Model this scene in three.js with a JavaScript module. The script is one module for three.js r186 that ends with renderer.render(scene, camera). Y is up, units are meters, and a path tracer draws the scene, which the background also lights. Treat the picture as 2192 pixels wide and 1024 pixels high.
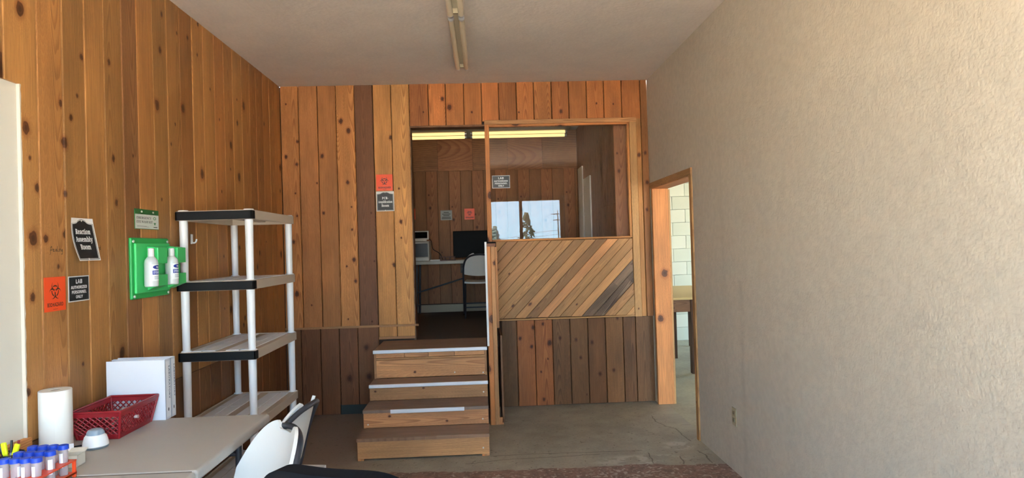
import * as THREE from 'three';
import { RoundedBoxGeometry } from 'three/addons/geometries/RoundedBoxGeometry.js';
import { RectAreaLightUniformsLib } from 'three/addons/lights/RectAreaLightUniformsLib.js';
import { mergeGeometries } from 'three/addons/utils/BufferGeometryUtils.js';

// ---------------------------------------------------------------- camera, sky, sun, exposure
const scene = new THREE.Scene();
const camera = new THREE.PerspectiveCamera(2 * Math.atan(512 / 1429.5) * 180 / Math.PI, 2192 / 1024, 0.05, 600);
camera.position.set(0, 1.51, 0);
camera.rotation.set(0.01114, -0.04362, -0.0296, 'YXZ');
const renderer = new THREE.WebGLRenderer({ antialias: true });
renderer.toneMapping = THREE.LinearToneMapping;
renderer.toneMappingExposure = 2.8;
renderer.shadowMap.enabled = true;
RectAreaLightUniformsLib.init();
{
  const W = 128, H = 256, d = new Float32Array(W * H * 4);
  const hor = [4.4, 6.3, 7.4], zen = [1.9, 2.9, 4.9];
  for (let r = 0; r < H; r++) {
    const up = ((r + 0.5) / H - 0.5) * Math.PI, s = Math.pow(Math.max(0, Math.sin(up)), 0.55);
    for (let c = 0; c < W; c++) for (let k = 0; k < 4; k++) d[(r * W + c) * 4 + k] = k === 3 ? 1 : up > 0 ? hor[k] + (zen[k] - hor[k]) * s : hor[k] * 0.5;
  }
  const t = new THREE.DataTexture(d, W, H, THREE.RGBAFormat, THREE.FloatType);
  t.mapping = THREE.EquirectangularReflectionMapping; t.magFilter = THREE.LinearFilter; t.needsUpdate = true;
  scene.background = t;
}
const sun = new THREE.DirectionalLight(new THREE.Color(1, 0.93, 0.82), 44);
sun.position.set(-30, 40, 4); sun.target.position.set(0, 0, 10);
sun.castShadow = true; sun.shadow.mapSize.set(2048, 2048);
Object.assign(sun.shadow.camera, { left: -40, right: 40, top: 40, bottom: -40, near: 1, far: 140 });
scene.add(sun, sun.target);

// ---------------------------------------------------------------- helpers
const XL = -1.841, XR = 1.598, D = 6.26, H = 3.055, ZF = 0.55;   // left wall, right wall, back wall at z = -D, ceiling, front wall at z = ZF
const V = (x, y, z) => new THREE.Vector3(x, y, z);
let seed = 12345;
const rnd = () => { seed = (seed + 0x6d2b79f5) | 0; let t = Math.imul(seed ^ (seed >>> 15), 1 | seed); t = (t + Math.imul(t ^ (t >>> 7), 61 | t)) ^ t; return ((t ^ (t >>> 14)) >>> 0) / 4294967296; };
const rr = (a, b) => a + (b - a) * rnd();
const hash = (x, y) => { let h = (Math.imul(x, 374761393) + Math.imul(y, 668265263)) | 0; h = Math.imul(h ^ (h >>> 13), 1274126177); return ((h ^ (h >>> 16)) >>> 0) / 4294967296; };
function noise(x, y) {
  const ix = Math.floor(x), iy = Math.floor(y), fx = x - ix, fy = y - iy, u = fx * fx * (3 - 2 * fx), v = fy * fy * (3 - 2 * fy);
  const a = hash(ix, iy), b = hash(ix + 1, iy), c = hash(ix, iy + 1), d = hash(ix + 1, iy + 1);
  return a + (b - a) * u + (c - a) * v + (a - b - c + d) * u * v;
}
const fbm = (x, y) => noise(x, y) * 0.55 + noise(x * 2.1 + 7, y * 2.1 + 3) * 0.28 + noise(x * 4.3 + 1, y * 4.3 + 9) * 0.17;
const sstep = (a, b, x) => { const t = Math.min(1, Math.max(0, (x - a) / (b - a))); return t * t * (3 - 2 * t); };

const taken = {};
function numbered(n) { taken[n] = (taken[n] ?? -1) + 1; return taken[n] ? n + '_' + String(taken[n]).padStart(3, '0') : n; }
function shadowy(o) { o.castShadow = true; o.receiveShadow = true; return o; }
function part(name, geo, mat, parent, pos, rot) {
  const m = shadowy(new THREE.Mesh(geo, mat)); m.name = name; parent.add(m);
  if (pos) m.position.set(...pos); if (rot) m.rotation.set(...rot);
  return m;
}
function tag(o, label, category, group) { o.userData.label = label; o.userData.category = category; if (group) o.userData.group = group; return o; }
function thing(name, label, category, pos = [0, 0, 0], turn = 0, group) {
  const o = new THREE.Group(); o.name = numbered(name); o.position.set(...pos); o.rotation.y = turn; scene.add(o);
  return tag(o, label, category, group);
}
function single(name, geo, mat, label, category, pos, rot, group) {
  const m = part(numbered(name), geo, mat, scene, pos, rot); return tag(m, label, category, group);
}
function struct(name, label, category) { const o = new THREE.Group(); o.name = numbered(name); o.userData.kind = 'structure'; scene.add(o); return tag(o, label, category); }
function copyOf(o, label, pos, turn) {
  const c = o.clone(); c.name = numbered(o.name.replace(/_\d{3}$/, '')); c.position.set(...pos); c.rotation.set(0, turn, 0);
  c.userData = { ...o.userData, label }; scene.add(c); return c;
}
// box between two corners, uv in metres
function box(x0, x1, y0, y1, z0, z1) { const g = new THREE.BoxGeometry(x1 - x0, y1 - y0, z1 - z0); g.translate((x0 + x1) / 2, (y0 + y1) / 2, (z0 + z1) / 2); return metric(g); }
function metric(g, s = 1) {
  if (g.index) g = g.toNonIndexed();
  g.computeVertexNormals();
  const p = g.attributes.position, n = g.attributes.normal, uv = new Float32Array(p.count * 2);
  for (let i = 0; i < p.count; i++) {
    const ax = Math.abs(n.getX(i)), ay = Math.abs(n.getY(i)), az = Math.abs(n.getZ(i));
    const [u, v] = ax >= ay && ax >= az ? [p.getZ(i), p.getY(i)] : ay >= az ? [p.getX(i), p.getZ(i)] : [p.getX(i), p.getY(i)];
    uv[i * 2] = u * s; uv[i * 2 + 1] = v * s;
  }
  g.setAttribute('uv', new THREE.BufferAttribute(uv, 2));
  return g;
}
function merge(list) { return mergeGeometries(list.map((g) => { g = g.index ? g.toNonIndexed() : g; for (const k of Object.keys(g.attributes)) if (!['position', 'normal', 'uv'].includes(k)) g.deleteAttribute(k); if (!g.attributes.uv) g.setAttribute('uv', new THREE.BufferAttribute(new Float32Array(g.attributes.position.count * 2), 2)); return g; })); }
function cyl(r0, r1, h, seg = 20, open = false) { return new THREE.CylinderGeometry(r1, r0, h, seg, 1, open); }  // r0 bottom
function rod(a, b, r, seg = 12, r2 = r) {
  const d = b.clone().sub(a), g = new THREE.CylinderGeometry(r2, r, d.length(), seg);
  g.applyQuaternion(new THREE.Quaternion().setFromUnitVectors(V(0, 1, 0), d.clone().normalize())); const m = a.clone().add(b).multiplyScalar(0.5); g.translate(m.x, m.y, m.z); return g;
}
function tube(points, r, n = 48, seg = 12, closed = false) { return new THREE.TubeGeometry(new THREE.CatmullRomCurve3(points, closed, 'centripetal'), n, r, seg, closed); }
function rbox(w, h, d, r, s = 3) { return new RoundedBoxGeometry(w, h, d, s, Math.min(r, w / 2.01, h / 2.01, d / 2.01)); }
function rboxAt(x0, x1, y0, y1, z0, z1, r, s = 2) { const g = rbox(x1 - x0, y1 - y0, z1 - z0, r, s); g.translate((x0 + x1) / 2, (y0 + y1) / 2, (z0 + z1) / 2); return g; }
function lathe(pts, seg = 40) { return new THREE.LatheGeometry(pts.map(([r, y]) => new THREE.Vector2(r, y)), seg); }
const mat = (hex, rough = 0.7, o = {}) => new THREE.MeshPhysicalMaterial({ color: hex, roughness: rough, ...o });
function dataTex(W, H, data, srgb = true) {
  const t = new THREE.DataTexture(data, W, H, THREE.RGBAFormat); t.colorSpace = srgb ? THREE.SRGBColorSpace : THREE.NoColorSpace;
  t.magFilter = THREE.LinearFilter; t.minFilter = THREE.LinearFilter; t.wrapS = t.wrapT = THREE.RepeatWrapping; t.needsUpdate = true; return t;
}
function canvasTex(w, h, draw) {
  const c = document.createElement('canvas'); c.width = w; c.height = h; const x = c.getContext('2d'); draw(x, w, h);
  const t = new THREE.CanvasTexture(c); t.colorSpace = THREE.SRGBColorSpace; t.magFilter = THREE.LinearFilter; return t;
}

// ---------------------------------------------------------------- wood
// One board painted into an image: growth rings, fibre, blotches and knots. Lengths in metres, origin at the image's lower left.
const KN = [0, 0.007, 0.013, 0.021, 0.045];
function paintBoard(img, W, mpp, x0, x1, y0, y1, base, o = {}) {
  const s = o.seed ?? Math.floor(rnd() * 9999), wm = x1 - x0, cath = o.cath ?? rnd() < 0.5, cx = (rnd() - 0.5) * wm * 0.6, con = o.contrast ?? 1, sg = rnd() < 0.5 ? -1 : 1;
  const fr = rr(90, 190), par = rr(900, 2200), vb = rr(3, 9), knots = (o.knots ?? []).map(([kx, ky, k]) => [kx - x0 - wm / 2, ky, KN[k] * rr(0.85, 1.15), rnd() * 100]);
  const H = img.length / 4 / W, a = Math.max(0, Math.round(x0 / mpp)), b = Math.min(W, Math.round(x1 / mpp)), c = Math.max(0, Math.round(y0 / mpp)), d = Math.min(H, Math.round(y1 / mpp));
  for (let py = c; py < d; py++) {
    const Y = py * mpp, wob = (noise(Y * 1.3 + s, s) - 0.5) * 0.05, near = knots.filter((k) => Math.abs(k[1] - Y) < k[2] * 5);
    for (let px = a; px < b; px++) {
      let X = px * mpp - x0 - wm / 2, dk = 9, kk = null, bend = 0;
      for (const k of near) {
        const dx = (X - k[0]) / k[2], dy = (Y - k[1]) / (k[2] * 1.35), q = dx * dx + dy * dy, e = Math.sqrt(q) * (0.82 + 0.36 * noise(Math.atan2(dy, dx) * 1.6 + k[3], k[3]));
        if (e < dk) { dk = e; kk = k; }
        bend += Math.exp(-q / 6) * k[2] * (dx > 0 ? 1 : -1) * -0.9;
      }
      const Xb = X + bend + wob, w = noise(X * 20 + s, Y * 1.7) * 1.3 + noise(X * 60 + s, Y * 5) * 0.35;
      const g = cath ? (Xb - cx) * (Xb - cx) * par + sg * (Y + s) * vb + w : (Xb + s) * fr + w * 1.2;
      const t = g - Math.floor(g), late = sstep(0.35, 0.9, t) * (1 - sstep(0.93, 1, t));
      const fib = noise(X * 800 + s, Y * 14) * 0.5 + noise(X * 260 + s, Y * 3.5) * 0.5 - 0.5, bl = fbm(X * 9 + s, Y * 2.2) - 0.5, speck = noise(X * 450 + s, Y * 130) > 0.93 ? 0.08 : 0;
      let f = 1 + 0.3 * bl * con + 0.2 * fib - speck, l = 0.2 * late * con;
      let R = base[0] * f * (1 - l * 0.75), G = base[1] * f * (1 - l), B = base[2] * f * (1 - l * 1.15);
      if (kk && dk < 2.2) {
        const kr = 0.5 + 0.5 * Math.sin(dk * 14), m = dk < 1 ? 0.9 - 0.25 * kr * dk : 0.4 * (1 - sstep(1, 2.0, dk));
        const K = dk < 1 ? [52 + 34 * dk, 27 + 18 * dk, 15 + 8 * dk] : [base[0] * 0.66, base[1] * 0.5, base[2] * 0.42];
        R += (K[0] - R) * m; G += (K[1] - G) * m; B += (K[2] - B) * m;
      }
      const i = (py * W + px) * 4; img[i] = Math.min(255, Math.max(0, R)); img[i + 1] = Math.min(255, Math.max(0, G)); img[i + 2] = Math.min(255, Math.max(0, B)); img[i + 3] = 255;
    }
  }
}
// a plank: length along y, face towards +z at z = 0, bevelled long edges; uv from a rectangle of the image
function plankGeo(w, len, t, c, u0, u1, v0, v1) {
  const pr = [[-w / 2, -t], [-w / 2, -c], [-w / 2 + c, 0], [w / 2 - c, 0], [w / 2, -c], [w / 2, -t]], P = [], U = [], h = len / 2;
  const uu = (x) => u0 + (x / w + 0.5) * (u1 - u0), vv = (y) => v0 + (y / len + 0.5) * (v1 - v0);
  const quad = (a, b, c2, d) => { for (const q of [a, b, c2, a, c2, d]) { P.push(q[0], q[1], q[2]); U.push(uu(q[0]), vv(q[1])); } };
  for (let i = 0; i < 6; i++) { const a = pr[i], b = pr[(i + 1) % 6]; quad([a[0], -h, a[1]], [b[0], -h, b[1]], [b[0], h, b[1]], [a[0], h, a[1]]); }
  quad([-w / 2, h, 0 - c], [w / 2, h, 0 - c], [w / 2, h, -t], [-w / 2, h, -t]); quad([-w / 2, h, -c], [-w / 2 + c, h, 0], [w / 2 - c, h, 0], [w / 2, h, -c]);
  quad([-w / 2, -h, -t], [w / 2, -h, -t], [w / 2, -h, -c], [-w / 2, -h, -c]); quad([-w / 2, -h, -c], [w / 2, -h, -c], [w / 2 - c, -h, 0], [-w / 2 + c, -h, 0]);
  const g = new THREE.BufferGeometry(); g.setAttribute('position', new THREE.BufferAttribute(new Float32Array(P), 3)); g.setAttribute('uv', new THREE.BufferAttribute(new Float32Array(U), 2)); g.computeVertexNormals(); return g;
}
const tint = (c, k) => [c[0] * k, c[1] * k, c[2] * k];
const hue = (c) => { const k = rr(0.9, 1.08), r = rr(0.97, 1.03); return [c[0] * k, c[1] * k * r, c[2] * k * r]; };

// misc wood: 32 strips of 0.13 x 2 m
const MW = 2048, MH = 1024, MPP = 0.002, miscImg = new Uint8Array(MW * MH * 4);
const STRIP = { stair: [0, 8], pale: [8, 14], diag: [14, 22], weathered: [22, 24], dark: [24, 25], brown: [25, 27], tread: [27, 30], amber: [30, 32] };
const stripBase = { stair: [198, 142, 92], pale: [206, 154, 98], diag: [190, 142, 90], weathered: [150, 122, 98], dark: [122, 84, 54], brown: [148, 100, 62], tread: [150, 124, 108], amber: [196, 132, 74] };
for (const [kind, [a, b]] of Object.entries(STRIP)) for (let i = a; i < b; i++) {
  const kn = kind === 'tread' ? [] : Array.from({ length: kind === 'stair' || kind === 'brown' ? 2 : 1 }, () => [i * 0.128 + rr(0.02, 0.1), rr(0.05, 1.95), rnd() < 0.3 ? 2 : 1]);
  if (i === 31) kn.splice(0, 9, [31 * 0.128 + 0.08, 1.22, 3], [31 * 0.128 + 0.035, 0.8, 3]);
  paintBoard(miscImg, MW, MPP, i * 0.128, (i + 1) * 0.128, 0, 2.048, hue(stripBase[kind]), { knots: kn, contrast: kind === 'weathered' ? 3 : kind === 'tread' ? 0.8 : 1 });
}
const miscTex = dataTex(MW, MH, miscImg);
const miscWood = new THREE.MeshPhysicalMaterial({ map: miscTex, roughness: 0.62, bumpMap: miscTex, bumpScale: 0.0006 });
const strips = {};
function strip(kind) { const [a, b] = STRIP[kind]; strips[kind] = (strips[kind] ?? -1) + 1; return a + strips[kind] % (b - a); }
// plank(kind, length, width, thickness) along y, face +z
function plank(kind, len, w, t, c = 0.003, s = strip(kind)) {
  const v0 = rr(0, Math.max(0, 1 - len / 2.048)), k = Math.min(1, w / 0.128), u = s / 16 / 2 + (1 - k) / 64;
  return plankGeo(w, len, t, c, s / 32 + (1 - k) / 64, s / 32 + (1 - k) / 64 + k / 32, v0, v0 + Math.min(1, len / 2.048));
}
const lay = (g) => g.rotateZ(Math.PI / 2);   // length along x instead of y

// ---------------------------------------------------------------- materials
const plainTex = (W, Hh, base, f) => { const d = new Uint8Array(W * Hh * 4); for (let y = 0; y < Hh; y++) for (let x = 0; x < W; x++) { const c = f(x, y, base), i = (y * W + x) * 4; d[i] = c[0]; d[i + 1] = c[1]; d[i + 2] = c[2]; d[i + 3] = 255; } return dataTex(W, Hh, d); };
const periodic = (f, x, y, W, Hh) => { const u = x / W, v = y / Hh, a = (p) => sstep(0, 1, p); return (f(x, y) * (1 - a(u)) + f(x - W, y) * a(u)) * (1 - a(v)) + (f(x, y - Hh) * (1 - a(u)) + f(x - W, y - Hh) * a(u)) * a(v); };
// stucco relief: coarse sprayed plaster, 1 m tile
const stuccoH = plainTex(512, 512, null, (x, y) => { const n = periodic((a, b) => 0.5 * noise(a / 5 + 40, b / 5 + 40) + 0.3 * noise(a / 2.2 + 90, b / 2.2) + 0.2 * noise(a / 14, b / 14 + 70), x, y, 512, 512), k = Math.round(255 * sstep(0.2, 0.8, n)); return [k, k, k]; });
stuccoH.colorSpace = THREE.NoColorSpace;
const stuccoC = plainTex(1024, 512, [197, 186, 168], (x, y, b) => {   // 7 x 3.5 m of wall, with faint drips and rubbed marks
  const X = x / 1024 * 7, Y = y / 512 * 3.5;
  let f = 1 + 0.05 * (fbm(X * 1.5, Y * 0.8) - 0.5) + 0.05 * (noise(X * 40, Y * 40) - 0.5);
  for (const [sx, sw, top, k] of [[2.88, 0.05, 1.25, 0.05], [2.6, 0.06, 2.2, 0.02], [3.5, 0.05, 0.9, 0.02]]) { const dx = Math.abs(X - sx - 0.02 * (noise(Y * 3, sx * 9) - 0.5)); if (Y < top && dx < sw) f -= k * (0.4 + noise(Y * 9, sx)) * (1 - dx / sw); }
  return b.map((v) => Math.min(255, v * f));
});
const stuccoMat = new THREE.MeshPhysicalMaterial({ map: stuccoC, roughness: 0.92, bumpMap: stuccoH, bumpScale: 0.0012 });
const ceilTex = plainTex(1024, 1024, [216, 204, 194], (x, y, b) => { const n = fbm(x / 90, y / 90) - 0.5, m = noise(x / 6, y / 14) - 0.5, s = noise(x / 1.7, y / 1.7) > 0.94 ? 0.03 : 0; return [b[0] * (1 + 0.05 * n + 0.025 * m - s), b[1] * (1 + 0.05 * n + 0.025 * m - s), b[2] * (1 + 0.04 * n + 0.025 * m - s)]; });
const ceilMat = new THREE.MeshPhysicalMaterial({ map: ceilTex, roughness: 0.9, bumpMap: stuccoH, bumpScale: 0.0012 });
const whiteWall = mat(0xd9d4c8, 0.8);
const sheathing = mat(0x3c2d24, 0.9), plaster = mat(0xbab3a6, 0.9);
const concrete = (W, Hh, mw, mh, f) => plainTex(W, Hh, [136, 130, 116], (x, y, b) => f(x / W * mw, y / Hh * mh, b));
const shelfWhite = mat(0xeaecf0, 0.7, { specularIntensity: 0.4 }), shelfBeige = mat(0xc6b7a6, 0.5), blackPlastic = mat(0x121315, 0.6, { specularIntensity: 0.5 }), whitePlastic = mat(0xe6e6e8, 0.4), dirtyWhite = mat(0xd8d6cf, 0.45);
const darkTube = mat(0x3a3d45, 0.4, { metalness: 0.3 }), blackMetal = mat(0x1b1d20, 0.4, { metalness: 0.4 }), steel = mat(0xb9bcc0, 0.35, { metalness: 0.9 });
const paneMat = new THREE.MeshPhysicalMaterial({ color: 0xffffff, roughness: 0.0, transmission: 1, thickness: 0, ior: 1.36 });

// ---------------------------------------------------------------- structure: floor, ceiling, plain walls
const segDist = (x, y, a, b) => { const dx = b[0] - a[0], dy = b[1] - a[1], t = Math.min(1, Math.max(0, ((x - a[0]) * dx + (y - a[1]) * dy) / (dx * dx + dy * dy))); return Math.hypot(x - a[0] - t * dx, y - a[1] - t * dy); };
const cracks = [[[1.42, -5.77], [1.41, -5.58], [1.45, -5.43], [1.51, -5.34], [1.51, -5.13], [1.52, -5]], [[0.01, -4.84], [0.32, -4.85], [0.7, -4.83], [1.11, -4.82]], [[-0.16, -4.69], [0.12, -4.75], [0.5, -4.76], [0.79, -4.78]], [[1.5, -4.76], [1.52, -4.67], [1.51, -4.49]], [[1.14, -4.76], [1.12, -4.53]], [[1.34, -4.65], [1.32, -4.49]]];
const floorTex = concrete(1024, 2048, 3.44, 6.81, (X, Y) => {
  const x = X + XL, z = ZF - Y, n = fbm(x * 2.2 + 5, z * 2.2) - 0.5, m = fbm(x * 9, z * 9 + 4) - 0.5, g = noise(x * 120, z * 120) - 0.5, g2 = noise(x * 45 + 9, z * 45) - 0.5;
  const edge = -4.52 - 0.07 * sstep(0.3, -1.2, x) + 0.05 * sstep(0.9, 1.5, x) + 0.03 * (noise(x * 9, 3) - 0.5) + 0.02 * (noise(x * 40, 8) - 0.5);
  let c = [152, 146, 130].map((v) => v * (1 + 0.16 * n + 0.16 * m + 0.07 * g));
  const mix = (k, t) => { c = c.map((v, i) => v + (k[i] - v) * t); };
  mix([134, 116, 102], 0.8 * sstep(-0.75, -1.15, x + 0.3 * n));                                                   // old glue left of the steps
  const pw = fbm(x * 14 + 30, z * 14), patch = Math.max(0, 1 - Math.hypot((x - 1.05) / 0.42, (z + 4.62) / 0.13)), patch2 = Math.max(0, 1 - Math.hypot((x - 1.4) / 0.14, (z + 4.9) / 0.13));
  mix([182, 176, 162], sstep(0.4, 0.62, pw) * Math.min(1, (patch + patch2) * 2.4) * 0.9);                       // scraped pale concrete
  if (noise(x * 60 + 3, z * 60) > 0.9) mix([90, 82, 72], 0.45);
  for (const l of cracks) for (let i = 0; i < l.length - 1; i++) { if (Math.abs(z - l[i][1]) > 0.4) continue; const d = segDist(x + 0.012 * (noise(z * 30, x * 30) - 0.5), z + 0.01 * (noise(z * 30, x * 30) - 0.5), l[i], l[i + 1]); if (d < 0.006) mix([70, 62, 54], 0.75 * (1 - d / 0.006)); }
  if (z > edge) {                                                                                               // red-brown adhesive left on the near slab
    c = [126, 100, 88].map((v) => v * (1 + 0.3 * m + 0.18 * g + 0.22 * g2));
    const sp = Math.max(0, 1 - Math.hypot((x - 0.85) / 0.5, (z + 4.33) / 0.16));
    if (noise(x * 70, z * 70 + 11) > 0.8 - 0.22 * sp) mix([190, 180, 165], 0.65);
    if (noise(x * 33, z * 33 + 51) > 0.84) mix([140, 128, 114], 0.6);
  }
  return c;
});
floorTex.wrapS = floorTex.wrapT = THREE.ClampToEdgeWrapping;
const floorMat = new THREE.MeshPhysicalMaterial({ map: floorTex, roughness: 0.72, bumpMap: floorTex, bumpScale: 0.0012 });
const sideTex = concrete(512, 512, 3, 3, (X, Y) => { const n = fbm(X * 2.5, Y * 2.5) - 0.5, g = noise(X * 60, Y * 60) - 0.5; return [158, 152, 130].map((v) => v * (1 + 0.22 * n + 0.08 * g)); });
sideTex.repeat.set(1 / 3, 1 / 3);
const sideFloorMat = new THREE.MeshPhysicalMaterial({ map: sideTex, roughness: 0.75 });

const floorS = struct('floor', 'bare concrete floor with brown glue residue', 'floor');
{
  const g = box(XL - 0.1, XR + 0.07, -0.15, 0, -D - 0.05, ZF + 0.1), p = g.attributes.position, uv = g.attributes.uv;
  for (let i = 0; i < p.count; i++) uv.setXY(i, (p.getX(i) - XL) / 3.44, (ZF - p.getZ(i)) / 6.81);
  part('slab', g, floorMat, floorS);
}
const sideFloor = struct('floor', 'pale concrete floor of the room behind the side doorway', 'floor');
part('slab', box(XR + 0.07, 5.0, -0.15, 0, -10.3, ZF + 0.1), sideFloorMat, sideFloor);
const ceilS = struct('ceiling', 'off-white plaster ceiling over the near room', 'ceiling');
part('plaster', metric(box(XL - 0.1, XR + 0.1, H, H + 0.2, -D - 0.02, ZF + 0.1), 0.5), ceilMat, ceilS);
const sideCeil = struct('ceiling', 'ceiling of the room behind the side doorway', 'ceiling');
part('plaster', metric(box(XR + 0.1, 5.1, H, H + 0.2, -10.4, ZF + 0.1), 0.5), ceilMat, sideCeil);
stuccoC.repeat.set(1 / 7, 1 / 3.5);

// right wall with the side doorway
const DZ0 = -6.165, DZ1 = -5.03, DH = 2.01, WT = 0.132;
const wallR = struct('wall_right', 'beige stucco wall with the side doorway', 'wall');
part('stucco', merge([box(XR, XR + WT, 0, H, DZ1, ZF), box(XR, XR + WT, DH, H, -D - 0.02, DZ1), box(XR, XR + WT, 0, DH, -D - 0.02, DZ0)]), stuccoMat, wallR);

// ---------------------------------------------------------------- board walls
const LH = 1536, LW = 2048, LPP = 0.002, LX0 = 2.2;
const leftImg = new Uint8Array(LW * LH * 4);
const zs = [-2.33, -2.5, -2.671, -2.869, -3.037, -3.203, -3.364, -3.528, -3.683, -3.858, -4.028, -4.203, -4.379, -4.549, -4.734, -4.903, -5.075, -5.261, -5.436, -5.587, -5.764, -5.934, -6.084, -6.26];
const leftKnots = [[-2.77, 2.53, 3], [-3.18, 2.45, 2], [-3.41, 2.49, 2], [-3.98, 2.93, 2], [-4.17, 2.88, 1], [-4.32, 2.9, 2], [-3.95, 2.71, 2], [-4.48, 3.04, 2], [-3.14, 2.26, 1], [-3.09, 2.15, 2], [-3.02, 2.2, 2], [-3.04, 2.03, 3], [-3.04, 1.8, 2], [-2.79, 2.05, 3], [-2.85, 1.81, 2], [-2.81, 1.93, 1], [-3.9, 2.38, 3], [-4.23, 2.43, 3], [-3.43, 2.01, 2], [-3.45, 1.79, 2], [-3.62, 2.05, 1], [-4.06, 2.18, 1], [-3.93, 1.84, 1], [-4.12, 2.31, 1], [-4.66, 2.65, 1], [-5.3, 2.67, 3], [-5.16, 2.51, 2], [-5.16, 2.69, 1], [-4.81, 2.47, 1], [-4.49, 2.05, 3], [-5.17, 2.1, 3], [-5.02, 2.32, 3], [-5, 2.14, 1], [-4.82, 1.96, 1], [-6.22, 2.3, 3], [-6.2, 2.08, 2], [-4.46, 2.83, 1], [-5.79, 2.62, 2], [-2.66, 2.26, 4], [-5.67, 2.3, 1], [-2.82, 1.6, 3], [-2.9, 1.6, 2], [-3.03, 1.62, 2], [-2.98, 1.48, 1], [-2.81, 1.36, 2], [-5.14, 1.56, 2], [-5.53, 1.4, 2], [-5.77, 1.61, 1], [-6.18, 1.5, 3], [-5.59, 1.52, 2], [-5.22, 1.02, 2], [-5.19, 0.97, 2], [-4.82, 1.13, 1], [-4.83, 1.5, 1], [-4.94, 1.11, 3], [-3.47, 1.03, 3], [-3.14, 1.03, 1], [-2.77, 0.98, 2]];
const LB = 0.78;   // joint in the left boards
for (let i = 0; i + 1 < zs.length; i++) {
  const a = -zs[i] - LX0, b = -zs[i + 1] - LX0, base = i === 7 ? [146, 102, 64] : hue([176, 124, 72]);
  paintBoard(leftImg, LW, LPP, a, b, LB, 3.07, base, { knots: leftKnots.filter((k) => -k[0] - LX0 > a - 0.005 && -k[0] - LX0 <= b + 0.005 && k[1] > LB).map((k) => [-k[0] - LX0, k[1], k[2]]), contrast: 0.85 });
  paintBoard(leftImg, LW, LPP, a, b, 0, LB, hue([138, 94, 60]), { contrast: 0.8, knots: rnd() < 0.5 ? [[rr(a, b), rr(0.1, 0.7), 1]] : [] });
}
// pencilled words on the bare boards, left and right of the curled sign
function scribble(img, W, mpp, X, Y, w, strokes) {
  for (const s of strokes) for (let i = 0; i < s.length - 1; i++) for (let t = 0; t <= 1; t += 0.03) {
    const x = X + (s[i][0] + (s[i + 1][0] - s[i][0]) * t) * w, y = Y + (s[i][1] + (s[i + 1][1] - s[i][1]) * t) * w, px = Math.round(x / mpp), py = Math.round(y / mpp);
    const k = (py * W + px) * 4; img[k] = 48; img[k + 1] = 34; img[k + 2] = 26;
  }
}
scribble(leftImg, LW, LPP, 2.925 - LX0, 1.545, 0.085, [[[0.02, -0.15], [0.06, 0.22], [0.16, 0.26], [0.17, 0.1], [0.06, 0.05]], [[0.3, 0.0], [0.22, 0.06], [0.26, 0.14], [0.34, 0.1], [0.3, 0], [0.4, 0.02]], [[0.5, 0], [0.44, 0.06], [0.48, 0.13], [0.55, 0.08], [0.5, 0]], [[0.6, 0.28], [0.61, 0], [0.68, 0.02]], [[0.72, 0.14], [0.73, 0]], [[0.78, 0], [0.79, 0.13], [0.85, 0.12], [0.86, 0]], [[0.98, 0.12], [0.92, 0.08], [0.96, 0.01], [1, 0.1], [0.99, -0.12], [0.9, -0.13]]]);
scribble(leftImg, LW, LPP, 3.225 - LX0, 1.552, 0.085, [[[0, 0.14], [0.04, 0], [0.1, 0.12], [0.15, 0]], [[0.2, 0.14], [0.21, -0.1]], [[0.21, 0.1], [0.29, 0.1], [0.28, 0.02], [0.21, 0.02]], [[0.38, 0.12], [0.35, 0.02], [0.44, 0.04], [0.43, 0.13]], [[0.52, 0.22], [0.53, 0.0]], [[0.48, 0.13], [0.58, 0.14]], [[0.62, 0.06], [0.7, 0.09], [0.66, 0.14], [0.62, 0.04], [0.7, 0.0]], [[0.86, 0.24], [0.87, 0], [0.78, 0.03], [0.79, 0.12], [0.86, 0.1]]]);
const leftTex = dataTex(LW, LH, leftImg);
const leftMat = new THREE.MeshPhysicalMaterial({ map: leftTex, roughness: 0.5, specularIntensity: 0.6 });

const wallL = struct('wall_left', 'knotty wood board wall with the shelving unit', 'wall');
part('backing', box(XL - 0.2, XL - 0.03, 0, H, -D - 0.02, ZF), plaster, wallL);
const PT = 2.222, PB = 0.8, PZ = -2.762;   // the white infill panel
function leftBoard(a, b, y0, y1, sliceA) {   // a > b: z of the near and far edge
  const w = a - b, u0 = (-(sliceA ?? a) - LX0) / 4.096;
  part('board', plankGeo(w - 0.0012, y1 - y0, 0.022, 0.0055, u0, u0 + w / 4.096, y0 / 3.072, y1 / 3.072), leftMat, wallL, [XL + rr(-0.0012, 0.0012), (y0 + y1) / 2, (a + b) / 2], [0, Math.PI / 2, 0]);
}
for (let i = 0; i + 1 < zs.length; i++) {
  const a = zs[i], b = zs[i + 1];
  if (a > PZ && b < PZ) { leftBoard(a, b, PT, H - 0.002); leftBoard(PZ, b, LB + 0.002, PT); leftBoard(a, b, 0.02, LB - 0.002); continue; }
  leftBoard(a, b, a > PZ ? PT : LB + 0.002, H - 0.002); leftBoard(a, b, 0.02, LB - 0.002);
}
for (let z = -2.33; z < ZF - 0.02; z += 0.17) { const s = zs[3 + Math.floor(rnd() * 15)], e = Math.min(ZF, z + 0.17); if (z > -1.4) { leftBoard(e, z, LB, H - 0.002, s); } else leftBoard(e, z, PT, H - 0.002, s); leftBoard(e, z, 0.02, LB - 0.002, s); }
part('white_panel', box(XL - 0.03, XL - 0.012, PB - 0.02, PT + 0.02, PZ - 0.03, -1.3), whiteWall, wallL).userData.label = 'white painted infill panel';
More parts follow.
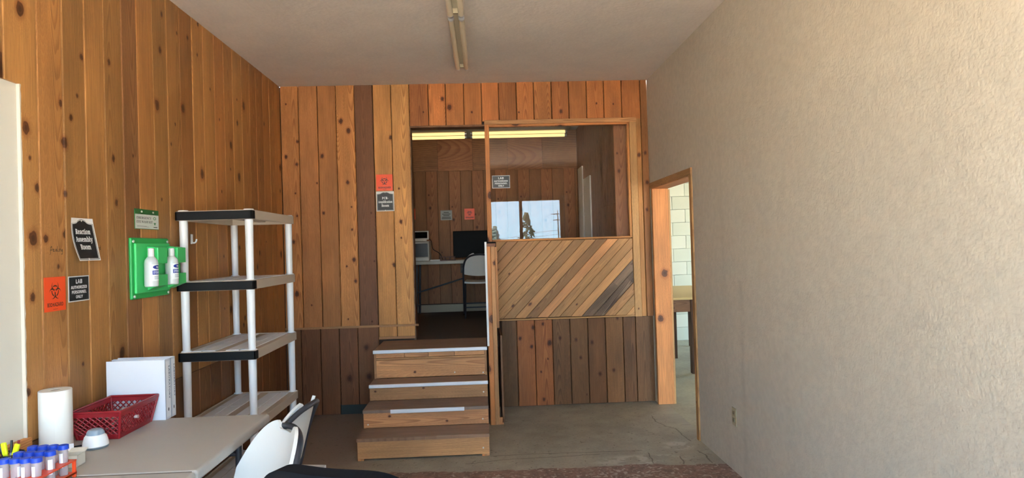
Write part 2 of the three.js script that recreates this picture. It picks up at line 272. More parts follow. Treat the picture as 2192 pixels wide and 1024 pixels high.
{ // torn plaster lip along the panel's upright edge
  const s = new THREE.Shape(); s.moveTo(0, 0); const n = 60; for (let i = 0; i <= n; i++) s.lineTo(0.004 + 0.006 * noise(i * 0.9, 4), i / n * (PT - PB)); s.lineTo(0, PT - PB);
  const g = new THREE.ExtrudeGeometry(s, { depth: 0.014, bevelEnabled: false }); g.rotateY(Math.PI / 2);
  part('plaster_lip', g, mat(0xcfc4b6, 0.9), wallL, [XL - 0.013, PB, PZ + 0.006]);
}
const ledge = part('ledge', lay(plank('amber', 1.5, 0.075, 0.04, 0.004)), miscWood, wallL, [XL + 0.012, 0.765, -2.02], [0, Math.PI / 2, 0]);

// back wall
const backImg = new Uint8Array(LW * LH * 4), pieces = [];
const bs = [-1.841, -1.677, -1.502, -1.332, -1.16, -0.99, -0.821, -0.652, -0.474, -0.312, -0.142, 0.024, 0.186, 0.353, 0.516, 0.684, 0.848, 1.017, 1.181, 1.35, 1.529, 1.598];
const bt = [[188, 126, 72], [176, 118, 70], [170, 114, 66], [194, 132, 76], [120, 80, 54], [202, 144, 84], [206, 150, 90]];
for (let i = 0; i < 7; i++) pieces.push([bs[i], bs[i + 1], 0.815, H, bt[i], i === 4 ? 0.7 : 1]);
for (let i = 5; i < 7; i++) pieces.push([bs[i], bs[i + 1], 0.705, 0.8, bt[i], 1]);
for (let i = 7; i < 20; i++) pieces.push([bs[i], bs[i + 1], i < 11 ? 2.662 : 2.69, H, hue([188, 120, 66]), 1]);
pieces.push([1.529, 1.596, 0.815, H, [150, 100, 58], 1], [1.478, 1.529, 0.815, 2.69, [186, 132, 78], 1]);
const ll = [-1.841, -1.704, -1.527, -1.354, -1.185, -0.99];
for (let i = 0; i < 5; i++) pieces.push([ll[i], ll[i + 1], i >= 3 ? 0.088 : 0.004, 0.797, hue([128, 84, 54]), 0.9]);
const lr = [0.15, 0.294, 0.463, 0.63, 0.797, 0.965, 1.133, 1.302, 1.422, 1.596];
for (let i = 0; i < 9; i++) pieces.push([lr[i], lr[i + 1], 0.006, 0.81, i === 1 || i === 2 ? [162, 100, 56] : hue([124, 86, 54]), 1.1, -0.025]);
const backKnots = [[-1.79, 2.89, 1], [-1.69, 2.54, 2], [-1.8, 2.4, 2], [-1.7, 2.33, 2], [-1.29, 2.72, 3], [-1.22, 2.63, 3], [-1.47, 2.4, 2], [-1.24, 2.15, 2], [-0.83, 2.56, 2], [-1.47, 1.87, 2], [-1.21, 1.92, 1], [-1.71, 1.85, 1], [-1.52, 2.15, 1], [-0.77, 2.08, 1], [-0.76, 1.77, 2], [-1.72, 2.06, 1], [-1.03, 1.86, 1], [-1.73, 1.13, 3], [-1.2, 1.43, 2], [-1.27, 1.37, 1], [-1.19, 1.23, 2], [-1.21, 1.71, 1], [-1.27, 0.88, 1], [-1.11, 0.61, 3], [-1.27, 0.33, 3], [-1.09, 0.34, 3], [-1.75, 1.61, 2], [-0.76, 1.62, 1], [-0.83, 1.37, 2], [-1.01, 1.41, 1], [-1.05, 0.85, 1], [-1.6, 1.02, 1], [-0.34, 2.91, 2], [-0.28, 2.83, 3], [-0.52, 2.79, 1], [-0.07, 2.78, 1], [0.37, 2.77, 1], [0.77, 2.77, 2], [1.11, 2.84, 1], [1.27, 2.83, 1], [1.56, 2.36, 2], [1.5, 2.34, 2], [1.57, 2.08, 2], [1.56, 1.82, 2], [0.45, 0.74, 2], [0.54, 0.77, 2], [0.32, 0.64, 2], [0.43, 0.56, 2], [0.6, 0.59, 3], [0.85, 0.61, 2], [0.89, 0.44, 2], [1, 0.58, 2], [1.07, 0.28, 2], [1.2, 0.31, 2], [1.25, 0.8, 2], [0.53, 0.06, 2], [0.94, 0.09, 1], [0.7, 0.63, 2], [0.58, 0.44, 1], [0.51, 0.32, 1]];
for (const [a, b, y0, y1, base, con] of pieces) paintBoard(backImg, LW, LPP, a - XL, b - XL, y0, y1, base, { contrast: con, knots: backKnots.filter((k) => k[0] > a - 0.004 && k[0] <= b + 0.004 && k[1] > y0 && k[1] < y1).map((k) => [k[0] - XL, k[1], k[2]]) });
const backTex = dataTex(LW, LH, backImg);
const backMat = new THREE.MeshPhysicalMaterial({ map: backTex, roughness: 0.58, specularIntensity: 0.6, bumpMap: backTex, bumpScale: 0.0005 });
const wallB = struct('wall_back', 'knotty wood board wall with the doorway and the inner window', 'wall');
const OL = -0.652, OR = 0.045, OT = 2.662, PF = 0.668;   // opening left, right, top; platform height
part('backing', merge([box(XL - 0.1, OL - 0.004, 0, H, -D - 0.15, -D - 0.026), box(OL - 0.004, XR, OT + 0.004, H, -D - 0.15, -D - 0.026), box(OR, XR, 0, 1.55, -D - 0.15, -D - 0.055), box(1.42, XR, 1.55, OT + 0.004, -D - 0.15, -D - 0.026), box(OL - 0.004, OR, 0, PF - 0.03, -D - 0.15, -D - 0.03)]), sheathing, wallB);
function boardFrom(parent, m, [a, b, y0, y1, , , dz = 0], at) {
  const u0 = (a - XL) / 4.096, w = b - a;
  return part('board', plankGeo(w - 0.0055, y1 - y0, 0.022, 0.004, u0, u0 + w / 4.096, y0 / 3.072, y1 / 3.072), m, parent, at ?? [(a + b) / 2, (y0 + y1) / 2, -D + dz + rr(-0.0018, 0.0018)]);
}
for (const p of pieces) boardFrom(wallB, backMat, p);
part('trim_strip', lay(plank('stair', 1.21, 0.02, 0.012, 0.002)), miscWood, wallB, [-1.236, 0.806, -D + 0.006]);
part('trim_strip', lay(plank('pale', 0.02, 0.02, 0.012, 0.002)), miscWood, wallB, [-0.63, 0.806, -D + 0.006]);
part('board_foot', lay(plank('stair', 0.335, 0.024, 0.016, 0.002)), miscWood, wallB, [-0.822, 0.693, -D + 0.002]);
part('foundation_block', box(-1.36, -0.97, 0, 0.092, -D - 0.06, -D - 0.012), mat(0x39403f, 0.95), wallB);
// lining of the opening
part('jamb', plank('dark', OT - PF, 0.14, 0.018, 0.002), miscWood, wallB, [OL + 0.006, (OT + PF) / 2, -D - 0.078], [0, Math.PI / 2, 0]);
part('jamb', lay(plank('dark', OR - OL, 0.14, 0.018, 0.002)).rotateX(Math.PI / 2), miscWood, wallB, [(OL + OR) / 2, OT - 0.016, -D - 0.078]);

// diagonal board panel under the inner window
{
  const x0 = 0.122, x1 = 1.412, y0 = 0.832, y1 = 1.558, ang = 46.2 * Math.PI / 180, dir = [Math.cos(ang), Math.sin(ang)], nor = [-dir[1], dir[0]], W = 0.0765;
  const tones = [0.8, 0.95, 0.78, 1.02, 1.08, 0.84, 0.92, 0.76, 0.94, 0.8, 1.16, 1.0, 0.86, 1.14, 0.95, 0.74, 0.8, 0.98, 1.1, 0.82, 0.88], rect = [[x0, y0], [x1, y0], [x1, y1], [x0, y1]];
  const clip = (poly, n, d) => { const out = []; for (let i = 0; i < poly.length; i++) { const a = poly[i], b = poly[(i + 1) % poly.length], da = a[0] * n[0] + a[1] * n[1] - d, db = b[0] * n[0] + b[1] * n[1] - d; if (da >= 0) out.push(a); if ((da >= 0) !== (db >= 0)) { const t = da / (da - db); out.push([a[0] + (b[0] - a[0]) * t, a[1] + (b[1] - a[1]) * t]); } } return out; };
  const top = x0 * nor[0] + y1 * nor[1];
  for (let i = 0; i < 22; i++) {
    const hi = top - i * W, lo = hi - W + 0.005; let poly = clip(clip(rect, nor, lo), [-nor[0], -nor[1]], -hi);
    if (poly.length < 3) continue;
    const cx = poly.reduce((s, p) => s + p[0], 0) / poly.length, cy = poly.reduce((s, p) => s + p[1], 0) / poly.length;
    if (Math.abs(poly.reduce((s, p, k) => { const q = poly[(k + 1) % poly.length]; return s + p[0] * q[1] - q[0] * p[1]; }, 0)) < 0.0006) continue;
    const s = new THREE.Shape(poly.map((p) => new THREE.Vector2(cx + (p[0] - cx) * 0.985, cy + (p[1] - cy) * 0.985)));
    const g = new THREE.ExtrudeGeometry(s, { depth: 0.012, bevelEnabled: true, bevelThickness: 0.004, bevelSize: 0.003, bevelSegments: 1 });
    const st = i === 14 ? 22 : i === 15 ? 23 : strip('diag'), P = g.attributes.position, uv = g.attributes.uv, v0 = rr(0, 0.4);
    for (let k = 0; k < P.count; k++) { const x = P.getX(k), y = P.getY(k), a = (x - x0) * dir[0] + (y - y0) * dir[1], b = Math.min(1, Math.max(0, (x * nor[0] + y * nor[1] - lo) / W)); uv.setXY(k, (st + 0.1 + 0.8 * b) / 32, v0 + (a + 0.6) / 2.048); }
    const m = miscWood.clone(); m.color = new THREE.Color().setScalar(Math.min(1.25, tones[i] ?? 0.9)); if (i % 3 === 1) m.color.g *= 0.96;
    part('diagonal_board', g, m, wallB, [0, 0, -D - 0.012 + rr(-0.002, 0.002)]);
  }
  part('trim_strip', lay(plank('pale', x1 - 0.13, 0.014, 0.03, 0.002)), miscWood, wallB, [(x1 + 0.13) / 2, 0.823, -D + 0.014]);
}

// inner window over the diagonal panel
const win2 = struct('window_2', 'fixed pane in a wood frame beside the doorway, mirroring the sky', 'window');
const amberPlank = (len, w, t, kind = 'amber') => plank(kind, len, w, t, 0.003);
part('window_frame', amberPlank(1.13, 0.042, 0.06), miscWood, win2, [0.066, 2.125, -D + 0.012]);
part('window_frame', amberPlank(1.09, 0.022, 0.05), miscWood, win2, [1.4, 2.11, -D + 0.008]);
part('casing', amberPlank(1.87, 0.066, 0.03, 'pale'), miscWood, win2, [1.446, 1.75, -D + 0.016]);
part('window_frame', lay(amberPlank(1.36, 0.022, 0.05)), miscWood, win2, [0.732, 2.648, -D + 0.008]);
part('casing', lay(amberPlank(1.435, 0.04, 0.03, 'pale')), miscWood, win2, [0.762, 2.678, -D + 0.02]);
part('window_sill', lay(amberPlank(1.31, 0.018, 0.06)), miscWood, win2, [0.745, 1.568, -D + 0.02]);
const pane2 = part('pane', new THREE.BoxGeometry(1.31, 1.07, 0.004), paneMat, win2, [0.738, 2.108, -D - 0.016], [0, -0.022, 0]);

// side doorway lining and casing
const door1 = struct('door_1', 'open side doorway lined with orange pine boards', 'doorway');
const jl = DH;
part('jamb', plank('amber', jl, WT + 0.02, 0.03, 0.003, 31), miscWood, door1, [XR + WT / 2, jl / 2, DZ0 + 0.005], [0, 0, 0]);
part('jamb', plank('amber', jl, WT + 0.02, 0.03, 0.003), miscWood, door1, [XR + WT / 2, jl / 2, DZ1 - 0.005], [0, Math.PI, 0]);
part('jamb', lay(plank('amber', DZ1 - DZ0, WT + 0.02, 0.03, 0.003)).rotateX(Math.PI / 2), miscWood, door1, [XR + WT / 2, DH - 0.002, (DZ0 + DZ1) / 2], [0, Math.PI / 2, 0]);
part('casing', plank('pale', 2.02, 0.06, 0.02, 0.003), miscWood, door1, [XR - 0.003, 1.01, DZ0 - 0.03], [0, -Math.PI / 2, 0]);
part('casing', plank('pale', 2.02, 0.055, 0.02, 0.003), miscWood, door1, [XR - 0.012, 1.01, DZ1 + 0.012], [0, -Math.PI / 2, 0]);
part('casing', lay(plank('pale', DZ1 - DZ0 + 0.1, 0.055, 0.022, 0.003)), miscWood, door1, [XR - 0.014, 2.042, (DZ0 + DZ1) / 2 - 0.01], [0, -Math.PI / 2, 0]);
part('casing', plank('pale', 2.0, 0.03, 0.02, 0.003), miscWood, door1, [XR + WT + 0.012, 1.0, DZ0 + 0.002], [0, 0, 0]);

// front wall behind the camera with the shop window
const wallF = struct('wall_front', 'front wall of wood boards round the shop window', 'wall');
const FX0 = -1.55, FX1 = 1.27, FY0 = 0.5, FY1 = 2.44;
part('backing', merge([box(XL - 0.1, FX0, 0, H, ZF + 0.02, ZF + 0.16), box(FX1, XR + 0.1, 0, H, ZF + 0.02, ZF + 0.16), box(FX0, FX1, FY1, H, ZF + 0.02, ZF + 0.16), box(FX0, FX1, 0, FY0, ZF + 0.02, ZF + 0.16), box(XR + 0.1, 2.2, 0, H, ZF, ZF + 0.16), box(4.6, 5.0, 0, H, ZF, ZF + 0.16), box(2.2, 4.6, 2.5, H, ZF, ZF + 0.16)]), plaster, wallF);
for (let i = 0, x = XL; x < XR - 0.02; i++, x += 0.17) {
  const w = Math.min(0.17, XR - x), src = pieces[Math.floor(rnd() * 7)], over = x + w > FX0 && x < FX1;
  const add = (y0, y1) => part('board', plankGeo(w - 0.003, y1 - y0, 0.02, 0.003, (src[0] - XL) / 4.096, (src[0] - XL + w) / 4.096, Math.max(0.83, y0) / 3.072, Math.max(0.83, y0) / 3.072 + (y1 - y0) / 3.1), backMat, wallF, [x + w / 2, (y0 + y1) / 2, ZF], [0, Math.PI, 0]);
  if (over) { add(FY1 + 0.05, H - 0.002); add(0.01, FY0 - 0.05); } else add(0.01, H - 0.002);
}
const win1 = struct('window_1', 'large aluminium shop window behind the camera', 'window');
const alu = mat(0x5f6266, 0.4, { metalness: 0.6 });
part('window_frame', merge([box(FX0, FX1, FY1 - 0.04, FY1 + 0.05, ZF - 0.02, ZF + 0.1), box(FX0, FX1, FY0 - 0.05, FY0 + 0.04, ZF - 0.02, ZF + 0.1), box(FX0 - 0.02, FX0 + 0.04, FY0, FY1, ZF - 0.02, ZF + 0.1), box(FX1 - 0.04, FX1 + 0.02, FY0, FY1, ZF - 0.02, ZF + 0.1)]), alu, win1);
for (const x of [0.46, -0.5]) part('mullion', box(x - 0.03, x + 0.03, FY0, FY1, ZF - 0.02, ZF + 0.1), alu, win1);
for (const [a, b] of [[FX0 + 0.04, -0.53], [-0.47, 0.43], [0.49, FX1 - 0.04]]) part('pane', box(a, b, FY0 + 0.04, FY1 - 0.04, ZF + 0.045, ZF + 0.05), paneMat, win1);

// inner room on the platform
const IZ = -8.88, IX0 = -1.5, IX1 = 1.29, IB = 2.535;
const wallIB = struct('wall_inner_back', 'dark board wall at the back of the raised inner room', 'wall');
part('backing', box(IX0 - 0.1, IX1 + 0.1, 0, H, IZ - 0.14, IZ - 0.026), sheathing, wallIB);
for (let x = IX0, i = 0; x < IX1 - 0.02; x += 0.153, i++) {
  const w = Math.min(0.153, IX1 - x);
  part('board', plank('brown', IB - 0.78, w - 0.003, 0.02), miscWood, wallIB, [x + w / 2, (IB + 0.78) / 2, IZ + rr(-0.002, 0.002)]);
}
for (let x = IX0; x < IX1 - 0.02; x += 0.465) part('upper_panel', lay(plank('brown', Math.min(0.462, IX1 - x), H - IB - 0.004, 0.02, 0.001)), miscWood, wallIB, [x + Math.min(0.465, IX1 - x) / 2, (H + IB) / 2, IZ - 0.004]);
const base1 = struct('baseboard_inner', 'pale baseboard along the inner room wall', 'baseboard');
part('board', lay(plank('pale', IX1 - IX0, 0.1, 0.016, 0.003)), mat(0xa89a84, 0.7), base1, [(IX0 + IX1) / 2, PF + 0.052, IZ + 0.016]);
const wallIL = struct('wall_inner_left', 'left side wall of the raised inner room', 'wall');
part('backing', box(IX0 - 0.1, IX0, 0, H, IZ - 0.1, -D - 0.15), sheathing, wallIL);
const wallIR = struct('wall_inner_right', 'brown board wall at the right of the raised inner room', 'wall');
part('backing', box(IX1 + 0.02, IX1 + 0.12, 0, H, IZ - 0.1, -D - 0.15), sheathing, wallIR);
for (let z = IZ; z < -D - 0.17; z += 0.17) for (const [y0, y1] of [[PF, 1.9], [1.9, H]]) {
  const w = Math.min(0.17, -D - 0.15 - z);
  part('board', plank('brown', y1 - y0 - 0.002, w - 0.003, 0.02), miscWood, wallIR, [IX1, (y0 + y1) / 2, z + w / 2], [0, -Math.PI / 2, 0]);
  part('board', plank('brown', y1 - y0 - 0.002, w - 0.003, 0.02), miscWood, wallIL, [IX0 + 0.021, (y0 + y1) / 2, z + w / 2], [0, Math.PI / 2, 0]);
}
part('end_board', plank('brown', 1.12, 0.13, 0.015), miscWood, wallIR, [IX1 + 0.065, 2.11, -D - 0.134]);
for (const [a, b, t] of [[-8.72, -8.36, 2.5], [-8.26, -7.78, 2.32]]) part('pale_panel', rboxAt(IX1 - 0.02, IX1 - 0.004, PF, t, a, b, 0.003), mat(0xcfc9bf, 0.7), wallIR);
const ceilI = struct('ceiling', 'ceiling of the raised inner room', 'ceiling');
part('plaster', metric(box(IX0 - 0.1, IX1 + 0.1, H, H + 0.2, IZ - 0.1, -D - 0.02), 0.5), ceilMat, ceilI);
const floorI = struct('floor', 'dark brown floor of the raised inner room', 'floor');
{ const g = box(IX0 - 0.1, IX1 + 0.1, PF - 0.1, PF, IZ - 0.1, -D - 0.052), fm = mat(0x4d403a, 0.75); part('boards', g, fm, floorI); part('threshold', box(OL + 0.008, OR - 0.002, PF - 0.1, PF, -D - 0.052, -D + 0.01), fm, floorI); }

// side room: block wall, far walls
const wallSB = struct('wall_side_back', 'white painted concrete block wall seen through the side doorway', 'wall');
const blockMats = [0xd6d8c6, 0xd0d3c1, 0xdadbca].map((c) => mat(c, 0.8));
part('mortar', box(XR + 0.1, 5.0, 0, H, -10.35, -10.1), mat(0xb4b8ae, 0.9), wallSB);
{
  const g = rbox(0.396, 0.196, 0.03, 0.004, 1), g2 = rbox(0.196, 0.196, 0.03, 0.004, 1);
  for (let r = 0; r < 15; r++) for (let k = 0; k < 5; k++) { const x = 2.3 + k * 0.4 + (r % 2 ? 0.2 : 0); part('block', g, blockMats[(r * 3 + k * 2) % 3], wallSB, [x, 0.1 + r * 0.2, -10.1 + rr(-0.001, 0.001)]); }
}
const wallSR = struct('wall_side_right', 'far side wall with an open loading door', 'wall');
part('plaster', merge([box(5.0, 5.15, 0, H, -8.9, ZF + 0.16), box(5.0, 5.15, 2.1, H, -10.35, -8.9), box(5.0, 5.15, 0, 2.1, -10.35, -10.05)]), whiteWall, wallSR);
const wallSL = struct('wall_side_left', 'wall between the inner room and the side room', 'wall');
part('plaster', box(XR - 0.02, XR + WT, 0, H, -10.35, -D - 0.152), whiteWall, wallSL);
// outside
const ground = struct('ground', 'sunlit concrete yard outside', 'ground');
part('slab', box(-150, 150, -0.4, -0.15, -150, 220), mat(0xc4bba8, 0.9), ground);

// ---------------------------------------------------------------- stairs up to the doorway
const SX0 = -0.946, SX1 = 0.006, sw = SX1 - SX0, sxm = (SX0 + SX1) / 2;
const stairs = thing('staircase', 'four-step pine staircase with white nosings leading up to the doorway', 'stairs', [sxm, 0, -4.855]);
{
  const S = [[-4.855, 0, 0.162], [-5.125, 0.162, 0.3], [-5.428, 0.3, 0.43], [-5.672, 0.43, PF]], Zo = 4.855, nose = mat(0xdfe1e6, 0.35, { metalness: 0.1 });
  S.forEach(([z, y0, y1], i) => {
    const zb = i < 3 ? S[i + 1][0] : -D + 0.012, zz = z + Zo;
    part('tread', lay(plank('tread', sw, z - zb + 0.012, 0.024, 0.003)).rotateX(-Math.PI / 2), miscWood, stairs, [0, y1, (z + zb) / 2 + Zo + 0.006]);
    const top = y1 - 0.024, bot = i ? y0 : 0.012;
    if (i < 3) part('riser', lay(plank('stair', sw - 0.006, top - bot - 0.002, 0.02, 0.002)), miscWood, stairs, [0.001, (top + bot) / 2, zz]);
    else {
      part('riser', lay(plank('stair', sw - 0.02, 0.15, 0.02, 0.002)), miscWood, stairs, [0.006, 0.43 + 0.077, zz - 0.008]);
      part('riser_cap', lay(plank('pale', sw - 0.014, 0.014, 0.02, 0.002)), miscWood, stairs, [0.004, 0.592, zz - 0.002]);
      let x = -sw / 2 + 0.012;
      for (const w of [0.245, 0.2, 0.22, 0.255]) { part('fascia_block', lay(plank('stair', w - 0.004, 0.042, 0.02, 0.002)), miscWood, stairs, [x + w / 2, 0.622, zz - 0.006]); x += w; }
    }
    part('side_panel', plank('stair', top - 0.004, z - zb + 0.002, 0.018, 0.002), miscWood, stairs, [-sw / 2 + 0.002, top / 2, (z + zb) / 2 + Zo - 0.002], [0, -Math.PI / 2, 0]);
    part('side_panel', plank('stair', top - 0.004, z - zb + 0.002, 0.018, 0.002), miscWood, stairs, [sw / 2 - 0.002, top / 2, (z + zb) / 2 + Zo - 0.002], [0, Math.PI / 2, 0]);
    for (const x of [-0.45, 0.44]) if (!i) part('foot_block', box(-0.02, 0.02, 0, 0.014, -0.06, -0.002), miscWood, stairs, [x, 0, 0]);
    if (i === 3) part('nosing', rbox(sw + 0.006, 0.03, 0.02, 0.006, 2), nose, stairs, [0, y1 - 0.012, zz + 0.014]);
    if (i === 2) part('nosing', rbox(sw + 0.004, 0.028, 0.02, 0.006, 2), nose, stairs, [0, y1 - 0.012, zz + 0.014]);
    if (i === 1) part('nosing', rbox(0.56, 0.03, 0.014, 0.005, 2), nose, stairs, [0.012, y1 - 0.014, zz + 0.018]);
  });
  const screw = mat(0xd0ccc0, 0.4, { metalness: 0.5 });
  for (const [x, y, z] of [[0.43, 0.06, 0], [0.43, 0.2, -0.27], [0.44, 0.34, -0.573], [0.44, 0.45, -0.825], [0.2, 0.46, -0.825], [-0.44, 0.19, -0.27]]) part('screw', cyl(0.006, 0.006, 0.004, 8).rotateX(Math.PI / 2), screw, stairs, [x, y, z + 0.003]);
}
// stub partition beside the steps
const wp = struct('wall_partition', 'narrow pine end of the stub wall beside the steps', 'wall');
part('post', plank('amber', 1.515, 0.04, 0.03), miscWood, wp, [0.042, 0.7575, -5.683]);
part('post', plank('stair', 1.515, 0.036, 0.03), miscWood, wp, [0.081, 0.7575, -5.685]);
part('core', box(0.03, 0.095, 0, 1.51, -D + 0.02, -5.7), mat(0x4a3223, 0.9), wp);
part('side_panel', plank('stair', 1.51, 0.55, 0.012, 0.002), miscWood, wp, [0.02, 0.755, -5.98], [0, -Math.PI / 2, 0]);
part('slat', plank('dark', 0.74, 0.018, 0.5, 0.002), miscWood, wp, [0.131, 0.385, -5.69]);
part('slat', plank('stair', 0.7, 0.022, 0.4, 0.002), miscWood, wp, [0.11, 1.16, -5.78]);
part('slat', plank('stair', 0.06, 0.034, 0.02, 0.002), miscWood, wp, [0.116, 0.03, -5.69]);
part('cap', box(0.022, 0.104, 1.516, 1.54, -D + 0.02, -5.672), mat(0x7a4a2c, 0.6), wp);
part('corner_bead', rboxAt(0.012, 0.03, PF + 0.004, 1.555, -5.7, -5.664, 0.003), mat(0xe2e2e4, 0.4), wp).userData.label = 'white corner strip';

// ---------------------------------------------------------------- signs
function signGeo(w, h, t) { return new THREE.BoxGeometry(w, h, t); }
function sign(name, w, h, t, tex, edge, label, pos, rotY, rough = 0.45) {
  const e = mat(edge, 0.6), f = new THREE.MeshPhysicalMaterial({ map: tex, roughness: rough }), m = shadowy(new THREE.Mesh(signGeo(w, h, t), [e, e, e, e, f, e]));
  m.name = numbered(name); m.position.set(...pos); m.rotation.y = rotY; scene.add(m); return tag(m, label, 'sign');
}
const bioTex = canvasTex(256, 256, (g, w, h) => {
  const bg = '#f4511e', K = '#2a1512'; g.fillStyle = bg; g.fillRect(0, 0, w, h);
  const cx = 128, cy = 105, s = 2.05, A = [-90, 30, 150].map((d) => d * Math.PI / 180), disc = (x, y, r, c) => { g.fillStyle = c; g.beginPath(); g.arc(x, y, r, 0, 7); g.fill(); };
  for (const a of A) disc(cx + Math.cos(a) * 17 * s, cy + Math.sin(a) * 17 * s, 20 * s, K);
  for (const a of A) disc(cx + Math.cos(a) * 22 * s, cy + Math.sin(a) * 22 * s, 16.5 * s, bg);
  for (const a of A) { g.save(); g.translate(cx, cy); g.rotate(a + Math.PI / 2); g.fillStyle = bg; g.fillRect(-3.2 * s, -48 * s, 6.4 * s, 26 * s); g.restore(); }
  g.strokeStyle = K; g.lineWidth = 4.6 * s;
  for (const a of A) { g.beginPath(); g.arc(cx, cy, 19 * s, a - 0.62, a + 0.62); g.stroke(); }
  disc(cx, cy, 5 * s, bg);
  for (const a of A) { g.save(); g.translate(cx, cy); g.rotate(a - Math.PI / 2); g.fillStyle = bg; g.fillRect(-1.1 * s, 3 * s, 2.2 * s, 7 * s); g.restore(); }
  g.fillStyle = K; g.font = 'bold 40px sans-serif'; g.textAlign = 'center'; g.save(); g.translate(128, 221); g.scale(0.86, 1); g.fillText('BIOHAZARD', 0, 0); g.restore();
  g.fillRect(100, 240, 56, 2);
});
const labTex = canvasTex(288, 224, (g, w, h) => {
  g.fillStyle = '#cfcfd2'; g.fillRect(0, 0, w, h); g.fillStyle = '#1f2124'; g.fillRect(9, 9, w - 18, h - 18);
  g.fillStyle = '#eceef0'; g.textAlign = 'center'; g.font = 'bold 52px sans-serif'; g.fillText('LAB', w / 2, 66); g.font = 'bold 37px sans-serif';
  for (const [t, y] of [['AUTHORIZED', 112], ['PERSONNEL', 154], ['ONLY', 196]]) { g.save(); g.translate(w / 2, y); g.scale(0.97, 1); g.fillText(t, 0, 0); g.restore(); }
});
function plaque(lines, w, h, size, marginX, top) {
  return canvasTex(w, h, (g) => {
    g.fillStyle = '#d9d6d2'; g.fillRect(0, 0, w, h);
    const path = (m) => { g.beginPath(); g.moveTo(m, h - m); g.lineTo(m, top + m * 0.6); g.quadraticCurveTo(w * 0.26, top + m * 0.5, w * 0.3, top * 0.45 + m * 0.7); g.quadraticCurveTo(w * 0.5, -top * 0.35 + m, w * 0.7, top * 0.45 + m * 0.7); g.quadraticCurveTo(w * 0.74, top + m * 0.5, w - m, top + m * 0.6); g.lineTo(w - m, h - m); g.closePath(); };
    g.fillStyle = '#232426'; path(marginX); g.fill(); g.strokeStyle = '#d9d6d2'; g.lineWidth = 5; path(marginX + 8); g.stroke(); g.fillStyle = '#1c1d1f'; path(marginX + 13); g.fill();
    g.fillStyle = '#d9d6d2'; for (const y of [top * 0.55, h - marginX - 6]) { g.beginPath(); g.arc(w / 2, y, 9, 0, 7); g.fill(); }
    g.fillStyle = '#eeeeec'; g.textAlign = 'center';
    lines.forEach(([t, y, sc]) => { g.font = 'bold ' + size + 'px serif'; g.save(); g.translate(w / 2, y); g.scale(sc, 1); g.fillText(t, 0, 0); g.restore(); });
  });
}
const LR = Math.PI / 2;
sign('biohazard_sign', 0.142, 0.146, 0.002, bioTex, 0xd8481c, 'orange biohazard sign low on the left wall beside the white panel', [XL + 0.003, 1.364, -2.947], LR);
sign('lab_sign', 0.155, 0.115, 0.002, labTex, 0xbfc0c2, 'black lab authorized personnel sign under the curled room sign', [XL + 0.003, 1.377, -3.117], LR);
{ // paper sign hanging off the wall at its lower end
  const w = 0.15, h = 0.195, g = new THREE.PlaneGeometry(w, h, 14, 20), p = g.attributes.position;
  for (let i = 0; i < p.count; i++) { const v = 0.5 - p.getY(i) / h, u = p.getX(i) / w + 0.5; p.setZ(i, 0.002 + 0.034 * Math.pow(v, 1.7) + 0.012 * Math.sin(v * Math.PI) * (0.5 - u) * -1 + 0.008 * Math.pow(Math.max(0, u - 0.6), 2) * 6); }
  g.computeVertexNormals();
  const m = new THREE.MeshPhysicalMaterial({ map: plaque([['Reaction', 150, 0.72], ['Assembly', 222, 0.72], ['Room', 294, 0.78]], 320, 400, 66, 10, 44), roughness: 0.5, side: THREE.DoubleSide });
  single('room_sign', g, m, 'curled black and white Reaction Assembly Room sign on the left wall', 'sign', [XL + 0.003, 1.6, -3.143], [0, LR, 0]);
}
sign('biohazard_sign', 0.152, 0.151, 0.002, bioTex, 0xd8481c, 'orange biohazard sign on the back wall above the amplification room sign', [-0.9, 2.14, -D + 0.003], 0);
sign('room_sign', 0.165, 0.185, 0.003, plaque([['PCR-', 150, 0.85], ['Amplification', 222, 0.62], ['Room', 294, 0.8]], 340, 380, 62, 12, 40), 0xc9c7c4, 'black PCR-Amplification Room sign on the back wall left of the doorway', [-0.897, 1.965, -D + 0.004], 0);
sign('lab_sign', 0.168, 0.12, 0.002, labTex, 0xd0d0d2, 'small black lab sign stuck on the inner window glass', [0.187, 2.122, -D - 0.0245], 0);
const eyeSignTex = canvasTex(320, 256, (g, w, h) => {
  g.fillStyle = '#d5d9d3'; g.fillRect(0, 0, w, h); g.fillStyle = '#1f6a34'; g.fillRect(0, 0, w, 66); g.fillRect(0, h - 6, w, 6);
  g.fillStyle = '#f2f2ee'; for (const x of [88, 245]) { g.beginPath(); g.arc(x, 32, 13, 0, 7); g.fill(); }
  g.fillStyle = '#2b2d2c'; g.font = 'bold 40px serif'; g.save(); g.translate(18, 126); g.scale(0.76, 1); g.fillText('EMERGENCY', 0, 0); g.restore(); g.save(); g.translate(18, 176); g.scale(0.72, 1); g.fillText('EYE WASH KIT', 0, 0); g.restore();
  g.strokeStyle = '#2f7a45'; g.lineWidth = 7; g.beginPath(); g.arc(264, 110, 16, 0, 7); g.stroke(); g.fillStyle = '#2f7a45'; g.beginPath(); g.moveTo(248, 168); g.lineTo(282, 168); g.lineTo(265, 204); g.fill();
  g.fillStyle = '#444'; g.fillRect(22, 214, 130, 3); g.fillRect(22, 226, 160, 3); g.fillStyle = '#1c1c1c'; g.fillRect(246, 222, 54, 9);
});
sign('eye_wash_sign', 0.256, 0.108, 0.004, eyeSignTex, 0x2b6b3a, 'green and white emergency eye wash kit sign above the eyewash station', [XL + 0.004, 1.717, -3.744], LR);

